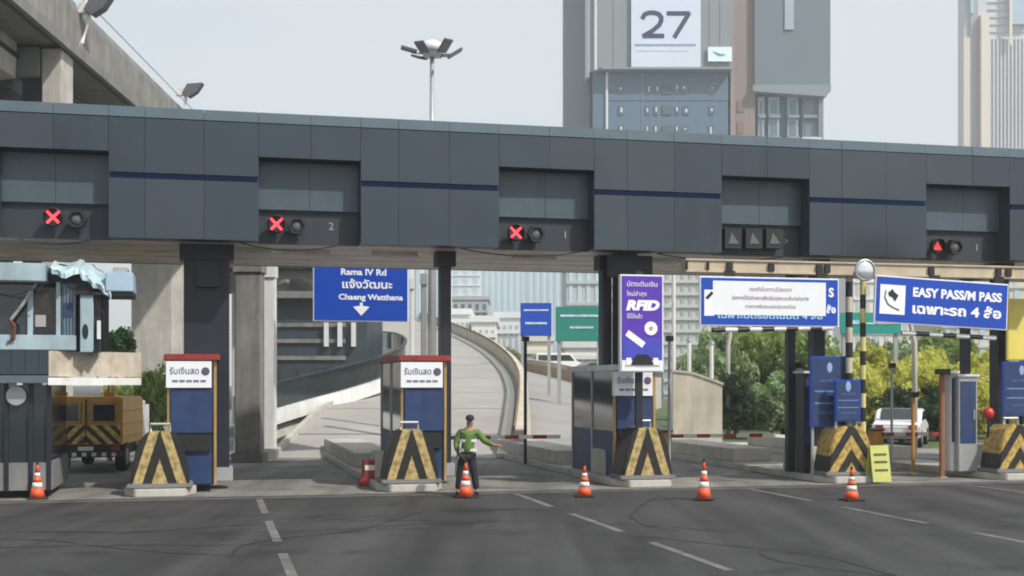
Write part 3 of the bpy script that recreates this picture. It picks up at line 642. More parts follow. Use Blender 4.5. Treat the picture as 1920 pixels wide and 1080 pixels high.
# ------------------------------------------------------------------ elevated viaduct (upper left)
VX = -95 / F                                 # its direction: X = -D + VX*Y
VA = math.atan(-VX)
via = thing('viaduct', 'stained concrete elevated expressway passing over at the upper left', 'viaduct', (-14, 0, 0), VA)
cs_, sn_ = math.cos(VA), math.sin(VA)
Y0, Y1 = 10, 230
joint = 0
for k in range(18):                          # edge parapet units, each a piece
    a, b = Y0 + k * 8, Y0 + k * 8 + 7.96
    MB().prism([(0, 14.5), (.0, 16.0), (-.12, 16.35), (-.35, 16.35), (-.35, 14.5)], a, b).build('parapet_unit', conc, via)
    MB().box(-.06, .14, a, b, 14.25, 14.62).build('edge_beam', conc_d, via)
for side in (-11.5,):
    MB().box(side - .35, side, Y0, Y1, 14.5, 16.35).build('far_parapet', conc, via)
MB().box(-11.5, -.35, Y0, Y1, 14.35, 14.7).build('deck_slab', conc_d, via)
MB().prism([(-1.55, 14.34), (-1.6, 13.1), (-3.0, 12.9), (-3.0, 14.34)], Y0, 44.9).build('girder', conc_l, via)
MB().prism([(-2.2, 14.34), (-2.3, 13.1), (-3.3, 12.9), (-3.3, 14.34)], 45.1, Y1).build('girder', conc_d, via)  # darker concrete: the shadow under the deck is put into the colour
MB().prism([(-5.6, 14.35), (-5.7, 12.5), (-6.9, 12.3), (-6.9, 14.35)], Y0, Y1).build('girder', conc_l, via)
MB().prism([(-9.0, 14.35), (-9.1, 12.5), (-10.2, 12.3), (-10.2, 14.35)], Y0, Y1).build('girder', conc_l, via)
MB().tube([(.2, Y0, 16.5), (.2, Y1, 16.5)], .022, 6).build('handrail', steel, via)
MB().tube([(-1.6, Y0, 13.9), (-1.6, Y1, 13.9)], .11, 8).build('drain_pipe', dark, via)
c = MB().box(-.80, -.12, 45.2, 46.6, 0, 14.24).build('edge_pier', conc_l, via, bev=.03)
MB().box(-1.5, -.81, 45.3, 46.6, 0, 14.24).build('pier_gap_shade', dark, c)  # dark block standing in for the shaded gap beside the pier
MB().box(-1.75, -.85, 45.0, 46.8, 13.2, 14.24).build('pier_head', conc_d, c, bev=.04)
for py in (47, 79, 113, 149, 187, 222):
    c = MB().prism([(-1.3, 12.2), (-1.3, 11.3), (-3.4, 10.4), (-8.6, 10.4), (-10.8, 11.3), (-10.8, 12.2)], py - 1.0, py + 1.0).build('crosshead', conc, via, bev=.05)
    MB().prismz([(-3.6, py - 1.1), (-2.9, py - .7), (-2.9, py + .7), (-3.6, py + 1.1), (-6.0, py + 1.1), (-6.0, py - 1.1)], 0, 10.42).build('pier', conc_l, c)
    MB().box(-2.6, -2.2, py - 1.02, py - .6, 0, 12.1).build('down_pipe', dark, c)
lampm = mat('lamp_head_grey', (.10, .10, .12), .5)
for i, (yy, lb) in enumerate(((47.0, 'near one, with a curved white bracket'), (63.5, 'farther one, above the canopy edge'))):
    X = -14 + VX * yy
    t = thing('street_lamp', 'dark headed street lamp on the viaduct parapet, ' + lb, 'street lamp', (X + .1, yy, 16.1 if i == 0 else 16.8), 0, 'street lamps along the viaduct parapet')
    MB().tube([(-.4, 0, -1.6), (.0, -.1, -1.2), (.25, 0, -.3), (.1, 0, .2)], .08, 8).build('bracket', white, t)
    if i == 0: MB().tube([(.1, 0, .1), (.1, 0, 7.5)], .10, 8, r2=.07).build('pole', white, t)
    MB().prism([(.1, .0), (.35, .45), (1.1, .5), (.8, .05), (.4, -.2)], -.25, .25).build('lamp_head', lampm, t)
    MB().box(-.25, .15, -.15, .15, -.1, .25).build('control_gear', white, t)

# ------------------------------------------------------------------ towers
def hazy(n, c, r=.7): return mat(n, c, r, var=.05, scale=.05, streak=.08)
YT = 230.0
def TX(x, Y=YT): return (x - 960) / F * Y
def TZ(y, Y=YT): return CAMZ - (y - HY) / F * Y
gA, gB, gC = hazy('tower_wrap_grey', (.19, .215, .24)), hazy('tower_blue_grey', (.09, .145, .215)), hazy('tower_side_grey', (.22, .25, .28))
pinky = hazy('tower_pink', (.235, .19, .165)); twin = mat('tower_window', (.08, .12, .17), .15, var=.1); pw = mat('tower_trim', (.62, .64, .68), .6)
tw = thing('office_tower', 'grey tower block with a huge white number 27 banner behind the canopy', 'tower', (TX(1060), YT, 0))
def tb(t, X0, x0, x1, z0, z1, yf, yb, m, name, bev=0, Y=YT):
    return MB().box(TX(x0, Y) - X0, TX(x1, Y) - X0, yf, yb, z0, z1).build(name, m, t)
X0 = TX(1060); ZTOP = 92
tb(tw, X0, 1060, 1108, 0, ZTOP, 6, 12, gA, 'side_block')
tb(tw, X0, 1100, 1106, TZ(140), ZTOP, 2, 6, pw, 'corner_fin')
tb(tw, X0, 1115, 1122, TZ(130), ZTOP, .2, 2, pw, 'corner_fin')
tb(tw, X0, 1122, 1371, TZ(128), ZTOP, 0, 26, hazy('tower_wrap_light', (.215, .245, .265)), 'wrapped_upper_block')
MB().prismz([(TX(1101) - X0, 5), (TX(1128) - X0, -.6), (TX(1373) - X0, -.6), (TX(1373) - X0, 26), (TX(1101) - X0, 26)], TZ(131), TZ(127)).build('canopy_slab', gC, tw)
lo = tb(tw, X0, 1113, 1368, 0, TZ(132), 1.6, 26, gB, 'lower_block')
tb(tw, X0, 1137, 1141, 0, TZ(132), 1.2, 1.6, pw, 'white_rib')
for row in (163, 203, 240):
    for c_, w_ in ((1166, 5), (1216, 4), (1232, 4), (1272, 4), (1287, 6), (1336, 5)):
        c_ += random.uniform(-1, 1)
        f_ = tb(tw, X0, c_ - w_, c_ + w_, TZ(row + 9), TZ(row - 8), 1.45, 1.62, twin, 'window')
        q0 = random.uniform(-.8, .1); tb(f_, X0, c_ + w_ * q0, c_ + w_ * (q0 + random.uniform(.5, .8)), TZ(row + random.uniform(-1, 8)), TZ(row - random.uniform(2, 7)), 1.38, 1.44, mat('curtain', (.55, .6, .66), .7), 'blind')
    tb(tw, X0, 1243, 1262, TZ(row + 9), TZ(row - 8), 1.4, 1.62, mat('louvre_dark', (.07, .1, .13), .6), 'louvre')
for z_ in (184,): tb(tw, X0, 1143, 1366, TZ(z_) - .06, TZ(z_) + .06, 1.5, 1.6, hazy('floor_joint', (.085, .165, .265)), 'floor_line')
for xx in (1205, 1340): tb(tw, X0, xx, xx + 1.2, 0, TZ(133), 1.5, 1.6, gC, 'panel_joint')
for xx in (1150, 1330, 1350): tb(tw, X0, xx, xx + 1, TZ(126), ZTOP, -.1, 0, gC, 'panel_joint')
bn = thing('banner', 'huge white banner with dark blue number 27 hanging on the grey tower', 'banner', (TX(1248), YT - .6, TZ(60)))
bw_ = TX(1313) - TX(1248)
MB().box(-bw_, bw_, 0, .15, TZ(127) - TZ(60), 12).build('cloth', mat('banner_white', (.60, .67, .79), .7, var=.03, scale=.2), bn)
nb = mat('banner_navy', (.01, .012, .07), .6, var=0)
def strokes(pts, w_, nm):                    # thick stroke as a flat ribbon
    m_ = MB()
    for i in range(len(pts) - 1):
        a, b = Vector((pts[i][0], 0, pts[i][1])), Vector((pts[i + 1][0], 0, pts[i + 1][1])); d_ = (b - a).normalized(); n_ = Vector((-d_.z, 0, d_.x)) * w_ / 2
        a2, b2 = a - d_ * w_ * .2, b + d_ * w_ * .2
        m_.prism([((a2 + n_).x, (a2 + n_).z), ((b2 + n_).x, (b2 + n_).z), ((b2 - n_).x, (b2 - n_).z), ((a2 - n_).x, (a2 - n_).z)], -.05 - i * .002, -.001)
    return m_.build(nm, nb, bn)
u = YT / F
def bp(x, y): return ((x - 1248) * u, (60 - y) * u)
two = [bp(1204, 36), bp(1208, 29), bp(1215, 26), bp(1225, 25.5), bp(1234, 28), bp(1239, 34), bp(1239, 41), bp(1235, 49), bp(1222, 60), bp(1206, 69), bp(1243, 69)]
strokes(two, .8, 'numeral'); strokes([bp(1251, 27), bp(1291, 27), bp(1264, 71)], .8, 'numeral')
MB().box(bp(1190, 0)[0], bp(1304, 0)[0], -.04, -.001, bp(0, 88)[1], bp(0, 84)[1]).build('small_print', mat('banner_print', (.3, .32, .42), .7, var=.5, scale=2.5), bn)
MB().box(bp(1192, 0)[0], bp(1290, 0)[0], -.04, -.001, bp(0, 98)[1], bp(0, 95)[1]).build('small_print', mat('banner_print2', (.55, .6, .7), .7, var=.2, scale=2.5), bn)
sb = thing('small_billboard', 'small white billboard with blue swoosh on the tower, right of the big banner', 'billboard', (TX(1349), YT - .6, TZ(103)))
MB().box(-2.15, 2.15, 0, .3, -1.3, 1.3).build('face_panel', mat('billboard_white', (.72, .86, .9), .6, var=.03), sb)
MB().prism([(-1.3, .5), (-.9, .1), (-.2, -.35), (.7, -.3), (1.0, 0), (.2, 0), (-.5, .25)], -.05, -.001).build('swoosh', mat('swoosh_blue', (.06, .3, .45), .6, var=0), sb)

Y2 = 231.0
t2 = thing('residential_tower', 'grey residential tower with pinkish corner shaft and balconies below a blank upper wall', 'tower', (TX(1370, Y2), Y2, 0)); X2 = TX(1370, Y2)
def t2b(x0, x1, z0, z1, yf, yb, m, n, par=None): return tb(par or t2, X2, x0, x1, z0, z1, yf, yb, m, n, Y=Y2)
t2b(1371, 1418, 0, ZTOP, 1, 24, pinky, 'corner_shaft')
t2b(1371, 1378, 0, ZTOP, .6, 1, hazy('tower_pink_dark', (.27, .23, .23)), 'shaft_rib')
t2b(1415, 1557, TZ(172, Y2), ZTOP, 0, 22, hazy('tower_blank', (.13, .17, .205)), 'blank_upper_wall')
t2b(1471, 1488, TZ(56, Y2), ZTOP, -.25, 0, hazy('tower_strip', (.33, .40, .46)), 'light_strip')
MB().prism([(TX(1411, Y2) - X2, TZ(160, Y2)), (TX(1557, Y2) - X2, TZ(160, Y2)), (TX(1557, Y2) - X2, TZ(170, Y2)), (TX(1548, Y2) - X2, TZ(182, Y2)), (TX(1411, Y2) - X2, TZ(172, Y2))], -.5, 22).build('transfer_slab', gC, t2)
t2b(1418, 1546, 0, TZ(176, Y2), 2.2, 20, gB, 'lower_wall')
for i, (xa, xb) in enumerate(((1424, 1436), (1444, 1464), (1480, 1500), (1508, 1536))):
    t2b(xa, xb, 0, TZ(178, Y2), 1.4, 2.2, hazy('bay_wall', (.34, .39, .45)) if i != 3 else gA, 'bay')
    for r in range(3):
        zz = TZ(186 + r * 40, Y2)
        wdw = t2b(xa + 4, xb - 4, zz - 2.6, zz, 1.25, 1.38, mat('bay_window', (.13, .18, .24), .2, var=.1), 'window')
        t2b(xa, xb + 1, zz - 3.2, zz - 2.7, .6, 1.4, gC, 'balcony')
t2b(1536, 1545, 0, TZ(178, Y2), .4, 3, gA, 'end_pier')
t2b(1503, 1540, TZ(265, Y2), TZ(258, Y2), -.3, .3, pw, 'white_canopy')
for r in range(3): t2b(1384, 1396, TZ(208 + r * 40, Y2), TZ(186 + r * 40, Y2), .85, 1, mat('shaft_window', (.2, .13, .1), .4), 'window')
Y3 = 420.0
t3 = thing('hazy_tower', 'tall pale beige and grey tower with vertical ribs at the right edge', 'tower', (TX(1808, Y3), Y3, 0)); X3 = TX(1808, Y3)
def t3b(x0, x1, z0, z1, yf, yb, m, n): return tb(t3, X3, x0, x1, z0, z1, yf, yb, m, n, Y=Y3)
beige = hazy('far_beige', (.60, .54, .48)); fgrey = hazy('far_grey', (.52, .53, .56)); fcream = hazy('far_cream', (.66, .60, .50)); fblue = hazy('far_blue', (.34, .46, .56))  # tower colours paled, distance haze painted into them
Z3 = 150
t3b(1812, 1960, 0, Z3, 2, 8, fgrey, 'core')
t3b(1808, 1820, 0, TZ(70, Y3), .5, 2, beige, 'rib'); t3b(1838, 1853, 0, TZ(28, Y3), -1, 2, fcream, 'rib'); t3b(1822, 1836, 0, Z3, 1, 2, hazy('far_dark_grey', (.3, .3, .31)), 'rib')  # one strip in a darker grey than its neighbours
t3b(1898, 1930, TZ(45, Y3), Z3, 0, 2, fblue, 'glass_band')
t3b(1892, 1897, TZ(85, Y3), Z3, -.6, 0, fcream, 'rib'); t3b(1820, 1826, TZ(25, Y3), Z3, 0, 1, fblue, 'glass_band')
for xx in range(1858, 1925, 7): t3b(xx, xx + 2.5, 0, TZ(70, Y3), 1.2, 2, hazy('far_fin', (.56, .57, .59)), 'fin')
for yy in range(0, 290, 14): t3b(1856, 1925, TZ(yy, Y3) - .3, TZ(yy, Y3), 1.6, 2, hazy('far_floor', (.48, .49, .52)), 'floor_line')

# far buildings seen under the canopy; walls painted pale to stand in for haze
def slab(x0, x1, ytop, Y, m, lab, fins=0, floors=0, fm=None, depth=20, cat='building'):
    a, b = TX(x0, Y), TX(x1, Y); t = thing('city_building', lab, cat, ((a + b) / 2, Y, 0)); hw = (b - a) / 2; zt = TZ(ytop, Y)
    MB().box(-hw, hw, 0, depth, 0, zt).build('wall', m, t)
    MB().box(-hw - .3, hw + .3, -.3, depth, zt, zt + .8).build('roof', m, t)
    fm = fm or twin
    for i in range(fins):
        x = -hw + (i + .5) * 2 * hw / fins; MB().box(x - hw / fins * .45, x + hw / fins * .45, -.12, 0, 1, zt - 1).build('glass_strip', fm, t)
    for j in range(floors):
        z = (j + .5) * zt / floors; MB().box(-hw, hw, -.35, 0, z - .25, z + .25).build('floor_band', m, t)
    return t
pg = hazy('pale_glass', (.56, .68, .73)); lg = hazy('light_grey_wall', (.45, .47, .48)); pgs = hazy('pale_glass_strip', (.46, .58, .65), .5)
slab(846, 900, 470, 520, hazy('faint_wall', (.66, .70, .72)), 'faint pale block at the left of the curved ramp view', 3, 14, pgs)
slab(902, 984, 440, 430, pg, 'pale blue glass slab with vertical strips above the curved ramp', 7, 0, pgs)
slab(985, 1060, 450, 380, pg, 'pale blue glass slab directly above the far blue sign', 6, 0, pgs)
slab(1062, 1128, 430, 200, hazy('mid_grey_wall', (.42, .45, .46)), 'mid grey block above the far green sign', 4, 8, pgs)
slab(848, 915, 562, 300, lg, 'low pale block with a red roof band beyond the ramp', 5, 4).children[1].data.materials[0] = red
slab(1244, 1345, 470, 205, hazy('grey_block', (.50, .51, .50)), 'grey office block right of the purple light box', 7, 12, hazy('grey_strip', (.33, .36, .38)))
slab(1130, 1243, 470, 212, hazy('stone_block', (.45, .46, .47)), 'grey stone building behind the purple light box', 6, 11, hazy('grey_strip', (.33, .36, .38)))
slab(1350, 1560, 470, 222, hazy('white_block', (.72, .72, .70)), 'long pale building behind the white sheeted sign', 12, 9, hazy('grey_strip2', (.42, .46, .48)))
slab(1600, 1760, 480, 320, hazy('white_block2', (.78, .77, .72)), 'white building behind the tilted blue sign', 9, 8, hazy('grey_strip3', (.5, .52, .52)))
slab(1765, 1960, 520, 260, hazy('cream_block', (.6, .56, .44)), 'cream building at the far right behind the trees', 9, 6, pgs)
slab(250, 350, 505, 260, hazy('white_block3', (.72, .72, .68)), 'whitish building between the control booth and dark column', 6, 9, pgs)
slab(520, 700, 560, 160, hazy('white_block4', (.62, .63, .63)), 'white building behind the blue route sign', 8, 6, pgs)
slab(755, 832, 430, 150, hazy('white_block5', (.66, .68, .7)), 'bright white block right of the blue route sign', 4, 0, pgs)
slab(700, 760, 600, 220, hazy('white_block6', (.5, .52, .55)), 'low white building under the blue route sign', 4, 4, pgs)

for xa, xb, yt, Y, c_, lb in ((846, 880, 590, 170, (.62, .66, .64), 'low pale house just over the curved ramp parapet'), (884, 930, 604, 160, (.68, .68, .66), 'low white house behind the crest of the curved ramp'),
                          (930, 975, 596, 175, (.58, .6, .64), 'low grey house left of the far blue sign'), (985, 1035, 640, 150, (.66, .62, .54), 'low cream house beneath the far blue sign'), (1060, 1125, 652, 150, (.64, .64, .62), 'low white house beneath the far green sign')):
    slab(xa, xb, yt, Y, hazy('low_house_%d' % xa, c_), lb, 4, 3, hazy('house_window', (.34, .38, .4), .4))
# dark workshop building under the viaduct, behind lane two
db = thing('site_office', 'dark glazed low building under the viaduct behind the second lane', 'building', (TX(600, 66), 66, 0)); hw = TX(600, 66) - TX(512, 66); zr = TZ(560, 66)
MB().box(-hw, hw, 0, 8, 0, zr).build('wall', mat('slate_wall', (.04, .055, .07), .5, var=.3, scale=.6), db)
MB().box(-hw - .2, hw + .5, -.6, 8.2, zr, zr + .35).build('roof', conc_d, db)
for z in (TZ(672, 66), TZ(640, 66), TZ(610, 66)): MB().box(-hw + .1, hw * .55, -.12, -.01, z - .08, z + .12).build('louvre', conc, db)
for i in range(5): MB().box(-hw + .3 + i * .95, -hw + 1.1 + i * .95, -.06, -.01, TZ(760, 66), TZ(690, 66)).build('window', glass, db)
for i in range(3): MB().box(hw * .1 + i * .7, hw * .1 + i * .7 + .22, -.3, -.05, TZ(650, 66), TZ(605, 66)).build('vent_pipe', white, db)

# ------------------------------------------------------------------ ramps
def smooth(pts, n=6):
    P = [Vector(p) for p in pts]; P = [P[0] * 2 - P[1]] + P + [P[-1] * 2 - P[-2]]; o_ = []
    for i in range(1, len(P) - 2):
        for k in range(n):
            t_ = k / n; a, b, c, d_ = P[i - 1:i + 3]
            o_.append(.5 * ((2 * b) + (c - a) * t_ + (2 * a - 5 * b + 4 * c - d_) * t_ ** 2 + (3 * b - a - 3 * c + d_) * t_ ** 3))
    o_.append(P[-2]); return o_
def sweep(path, prof, left=True):            # profile points (offset to the left of travel, z) swept along the path
    n = len(prof); vs_ = []; m_ = MB()
    for i, p in enumerate(path):
        d_ = (path[min(i + 1, len(path) - 1)] - path[max(i - 1, 0)]); d_.z = 0; d_.normalize(); l = Vector((-d_.y, d_.x, 0))
        for o_, z in prof:
            q_ = p + l * o_; vs_.append((q_.x, q_.y, (p.z + z)))
    fs = [tuple(range(n)), tuple(range((len(path) - 1) * n, len(path) * n))]
    for i in range(len(path) - 1):
        for j in range(n): fs.append((i * n + j, i * n + (j + 1) % n, (i + 1) * n + (j + 1) % n, (i + 1) * n + j))
    return m_.add(vs_, fs)
roadlit = mat('ramp_concrete', (.33, .315, .295), .85, var=.15, scale=.3)
# ramp A: curves away to the left behind lane three
pa = smooth([px(966, 862, 41), px(975, 775, 50), px(972, 728, 62), px(950, 690, 76), px(908, 655, 93), px(850, 626, 116), px(790, 600, 150)])
pa[0].z = .05
ra = thing('curved_ramp', 'rising concrete ramp curving left behind the middle lane with cream parapets', 'ramp', (0, 0, 0))
sweep(pa, [(0.0, -.02), (8.0, -.02), (8.0, -.5), (0.0, -.5)]).build('road_deck', roadlit, ra)
for i in range(0, len(pa) - 4, 4):
    sweep(pa[i:i + 5], [(0.01, -.5), (0.01, .85), (-.30, .85), (-.42, -.5)]).build('parapet_unit', cream, ra)
sweep(pa, [(.25, .0), (.6, .0), (.6, .12), (.25, .12)]).build('kerb_line', mat('kerb_white', (.62, .6, .54), .8), ra)
sweep(pa, [(7.8, -.02), (7.8, .16), (8.0, .16), (8.0, -.6)]).build('inner_kerb', conc_l, ra)
sweep(pa[8:], [(.3, -.5), (.3, -6), (1.5, -6), (1.5, -.5)]).build('ramp_wall', conc_d, ra)
sweep(pa, [(.06, .85), (.06, 1.0), (.02, 1.0), (.02, .85)]).build('hand_rail', mat('brown_rail', (.2, .13, .08), .6), ra)
for i in range(3, len(pa) - 2, 4):
    p_ = pa[i]; d_ = (pa[i + 1] - pa[i - 1]); d_.z = 0; d_.normalize(); l_ = Vector((-d_.y, d_.x, 0)); q1, q2 = p_ + l_ * .65, p_ + l_ * 7.9
    MB().add([q1 - d_ * .05 + Vector((0, 0, .004)), q2 - d_ * .05 + Vector((0, 0, .004)), q2 + d_ * .05 + Vector((0, 0, .004)), q1 + d_ * .05 + Vector((0, 0, .004))], [(0, 1, 2, 3)]).build('expansion_joint', tarm, ra)
# ramp B: wide road rising to the right
rb = thing('access_road', 'wide pale rising road with a tan side wall right of the curved ramp', 'road', (0, 0, 0))
A, B, C_, D_ = px(985, 862, 41), px(1260, 862, 41), px(1190, 742, 92), px(985, 694, 112)
A.z = B.z = .03
MB().add([A, B, C_, D_], [(0, 1, 2, 3)]).add([A - Vector((0, 0, .3)), B - Vector((0, 0, .3)), C_ - Vector((0, 0, 3)), D_ - Vector((0, 0, 4))], [(0, 1, 2, 3)]).build('road_deck', mat('road_grey', (.27, .265, .255), .85, var=.12, scale=.25), rb)
pb = smooth([px(975, 692, 112), px(1050, 704, 104), px(1110, 722, 96), px(1190, 740, 92)], 4)
sweep(pb, [(0, -2.5), (0, .55), (.3, .55), (.3, -2.5)]).build('side_wall', mat('tan_wall', (.38, .27, .17), .8, var=.12), rb)
sweep(pb, [(-.02, .56), (-.02, .95), (.32, .95), (.32, .56)]).build('wall_coping', cream, rb)
# ramp C: curved ramp behind lane two
rc = thing('loop_ramp', 'white edged loop ramp climbing right behind the second lane', 'ramp', (0, 0, 0))
pc = smooth([px(440, 806, 46), px(497, 782, 49), px(570, 760, 52), px(650, 738, 55), px(715, 716, 59), px(752, 694, 64), px(757, 676, 70), px(735, 662, 76), px(690, 656, 82)], 5)
for i in range(0, len(pc) - 4, 4):
    sweep(pc[i:i + 5], [(0, -.35), (0, .22), (-.25, .22), (-.3, -.35)]).build('parapet_unit', white, rc)
sweep(pc, [(.02, -.3), (4.0, -.3), (4.0, -.9), (.02, -.9)]).build('road_deck', conc_d, rc)
sweep(pc, [(.0, -.4), (-.12, -.95), (.4, -1.4), (2.8, -1.4), (3.8, -.9)]).build('fascia', conc_l, rc)
sweep(pc, [(-.1, .23), (-.1, 1.15), (-.06, 1.15), (-.06, .23)]).build('noise_screen', glass, rc)
sweep(pc, [(-.14, 1.16), (-.14, 1.24), (-.02, 1.24), (-.02, 1.16)]).build('screen_rail', dark, rc)
for i in range(0, len(pc), 4):
    p = pc[i]; MB().box(p.x - .05, p.x + .05, p.y - .1, p.y + .02, p.z + .2, p.z + 1.2).build('screen_post', steel, rc)
for i in (6, 14, 22, 30): p = pc[i]; MB().lathe([(.45, 0), (.45, max(.3, p.z - .9))], 14, (p.x - .6, p.y + 1.8, 0)).build('support_column', conc_l, rc)

# plain concrete piers seen behind the second lane
for xa, xb, Y, m_, lb in ((440, 487, 39, conc, 'broad grey concrete pillar right of the large dark column'), (491, 515, 41, white, 'slim white pillar beside the grey concrete pillar'),
                         (789, 800, 44, steel, 'thin grey pole right of the blue route sign'), (768, 776, 46, white, 'thin white pole right of the blue route sign')):
    a, b = TX(xa, Y), TX(xb, Y); r_ = (b - a) / 2
    t = thing('pillar', lb, 'pillar', ((a + b) / 2, Y, 0)); MB().box(-r_, r_, 0, r_ * 2, .3, 6.0).build('shaft', m_, t, bev=.03)
    MB().box(-r_ * 1.25, r_ * 1.25, -.08, r_ * 2.25, .0, .3).build('base', conc_d, t, bev=.02)
    MB().box(-r_ * 1.15, r_ * 1.15, -.06, r_ * 2.2, 5.8, 6.2).build('head', m_, t, bev=.02)
t = thing('concrete_beam', 'deep grey concrete crossbeam above the pillar behind the second lane', 'beam', (TX(480, 42), 42, 0))
MB().box(-1.2, 2.2, 0, 2.2, 6.2, 7.6).build('beam_body', conc, t, bev=.05)
MB().box(-1.0, 2.0, .2, 2.0, 6.0, 6.19).build('bearing_strip', conc_d, t)

# ------------------------------------------------------------------ far road signs
def farsign(x0, x1, y0, y1, Y, m_, lab, bars):
    a, b = TX(x0, Y), TX(x1, Y); t = thing('direction_sign', lab, 'road sign', ((a + b) / 2, Y, 0)); hw = (b - a) / 2
    MB().box(-hw, hw, 0, .1, TZ(y1, Y), TZ(y0, Y)).build('face_panel', m_, t, bev=.02)
    for l, r_, yy, hh in bars: MB().box(-hw + l * 2 * hw, -hw + r_ * 2 * hw, -.03, -.002, TZ(yy + hh, Y), TZ(yy, Y)).build('legend_line', mat('far_print', (.45, .6, .75), .6, var=.4, scale=5), t)
    for x in (-hw * .85, hw * .85): MB().box(x - .1, x + .1, .12, .3, 0, TZ(y0, Y)).build('post', steel, t)
farsign(976, 1034, 568, 630, 78, blue, 'small blue road sign in the distance over the curved ramp', ((.1, .9, 580, 3), (.15, .85, 604, 4)))
farsign(1042, 1130, 575, 640, 70, green_s, 'green road sign in the distance left of the purple light box', ((.1, .9, 590, 4), (.3, .8, 612, 4)))
farsign(1576, 1690, 586, 626, 62, mat('sign_teal', (.01, .30, .25), .45, var=.05), 'teal green road sign behind the banded posts', ((.1, .3, 600, 8), (.4, .9, 605, 3)))

# ------------------------------------------------------------------ light poles and fence posts behind
def arcpole(xp, Y, h, reach, lab):
    t = thing('street_lamp', lab, 'street lamp', (TX(xp, Y), Y, 0), 0, 'lamp posts beyond the lanes')
    MB().tube([(0, 0, 0), (0, 0, h * .8), (reach * .15, 0, h * .95), (reach * .5, 0, h), (reach, 0, h * .98)], .11, 8, r2=.06).build('pole', conc_l, t, smooth=True)
    MB().box(min(reach, reach * 1.3), max(reach, reach * 1.3), -.12, .12, h * .95, h).build('lamp_head', white, t)
arcpole(1715, 48, 4.9, -1.1, 'curved white lamp post in front of the trees under the tilted sign')
arcpole(1365, 56, 5.0, .8, 'thin lamp post right of the purple light box')
for xp, y0, y1, lb in ((1263, 512, 700, 'white pole directly right of the purple light box'), (1292, 640, 740, 'short white pole above the cream wall'), (1334, 645, 740, 'shortest thin white pole near the trees')):
    Y = 55; t = thing('pole', lb, 'pole', (TX(xp, Y), Y, 0)); MB().tube([(0, 0, 0), (0, 0, TZ(y0, Y))], .09, 8).build('shaft', white, t)
    MB().lathe([(.14, TZ(y0, Y)), (.12, TZ(y0, Y) + .12)], 8).build('cap', steel, t)
t = thing('boundary_wall', 'low cream wall running behind the fourth lane', 'wall', (TX(1262, 52), 52, 0))
MB().prism([(0, 0), (0, 2.9), (.8, 2.8), (2.0, 2.35), (2.0, 0)], 0, .3).build('wall_body', cream, t)
MB().prism([(-.05, 2.9), (-.05, 3.0), (.8, 2.9), (2.05, 2.45), (2.05, 2.35), (.8, 2.8)], -.05, .35).build('coping', conc_l, t)

# ------------------------------------------------------------------ vegetation
barkm = mat('bark', (.12, .09, .06), .9, var=.3, scale=6, bump=.5)
def leafm(n, c):
    m = mat(n, c, .55, var=.4, scale=1.6, spec=.3); t_ = m.node_tree; b = t_.nodes['Principled BSDF']; o_ = t_.nodes['Material Output']
    tr = t_.nodes.new('ShaderNodeBsdfTranslucent'); tr.inputs[0].default_value = (min(1, c[0] * 1.5), min(1, c[1] * 1.5), c[2], 1)
    mx = t_.nodes.new('ShaderNodeMixShader'); mx.inputs[0].default_value = .4
    t_.links.new(b.outputs[0], mx.inputs[1]); t_.links.new(tr.outputs[0], mx.inputs[2]); t_.links.new(mx.outputs[0], o_.inputs['Surface'])
    return m
leafs = {'lime': leafm('leaf_lime', (.50, .50, .13)), 'mid': leafm('leaf_mid', (.22, .30, .09)), 'grey': leafm('leaf_grey', (.25, .33, .18)), 'dark': leafm('leaf_dark', (.035, .075, .028))}
CR = {}
def crown_mesh(seed, nclump=30, nleaf=130, ls=.16):
    rnd = random.Random(seed); vs_ = []; fs = []
    for c in range(nclump):
        th = rnd.uniform(0, 2 * math.pi); ph = math.acos(rnd.uniform(-.7, 1)); rr = rnd.uniform(.45, .95)
        cx, cy, cz_ = rr * math.cos(th) * math.sin(ph), rr * math.sin(th) * math.sin(ph), rr * math.cos(ph) * .85
        cr_ = rnd.uniform(.16, .34)
        for k in range(nleaf):
            v = Vector((rnd.gauss(0, 1), rnd.gauss(0, 1), rnd.gauss(0, 1))).normalized() * cr_ * rnd.uniform(.55, 1.05)
            p = Vector((cx, cy, cz_)) + Vector((v.x, v.y, v.z * .8)); s_ = ls * rnd.uniform(.5, 1.1) * .35
            a = Vector((rnd.gauss(0, 1), rnd.gauss(0, 1), rnd.gauss(0, .6))).normalized(); b = a.cross(Vector((rnd.gauss(0, 1), rnd.gauss(0, 1), rnd.gauss(0, 1)))).normalized()
            k0 = len(vs_); vs_ += [p - a * s_, p + b * s_ * .55, p + a * s_, p - b * s_ * .55]; fs.append((k0, k0 + 1, k0 + 2, k0 + 3))
    me = bpy.data.meshes.new('crown'); me.from_pydata(vs_, [], fs); me.update(); return me
CM = [crown_mesh(11, 46, 150, .24), crown_mesh(12, 46, 150, .24), crown_mesh(13, 46, 150, .24)]
CMM = {}
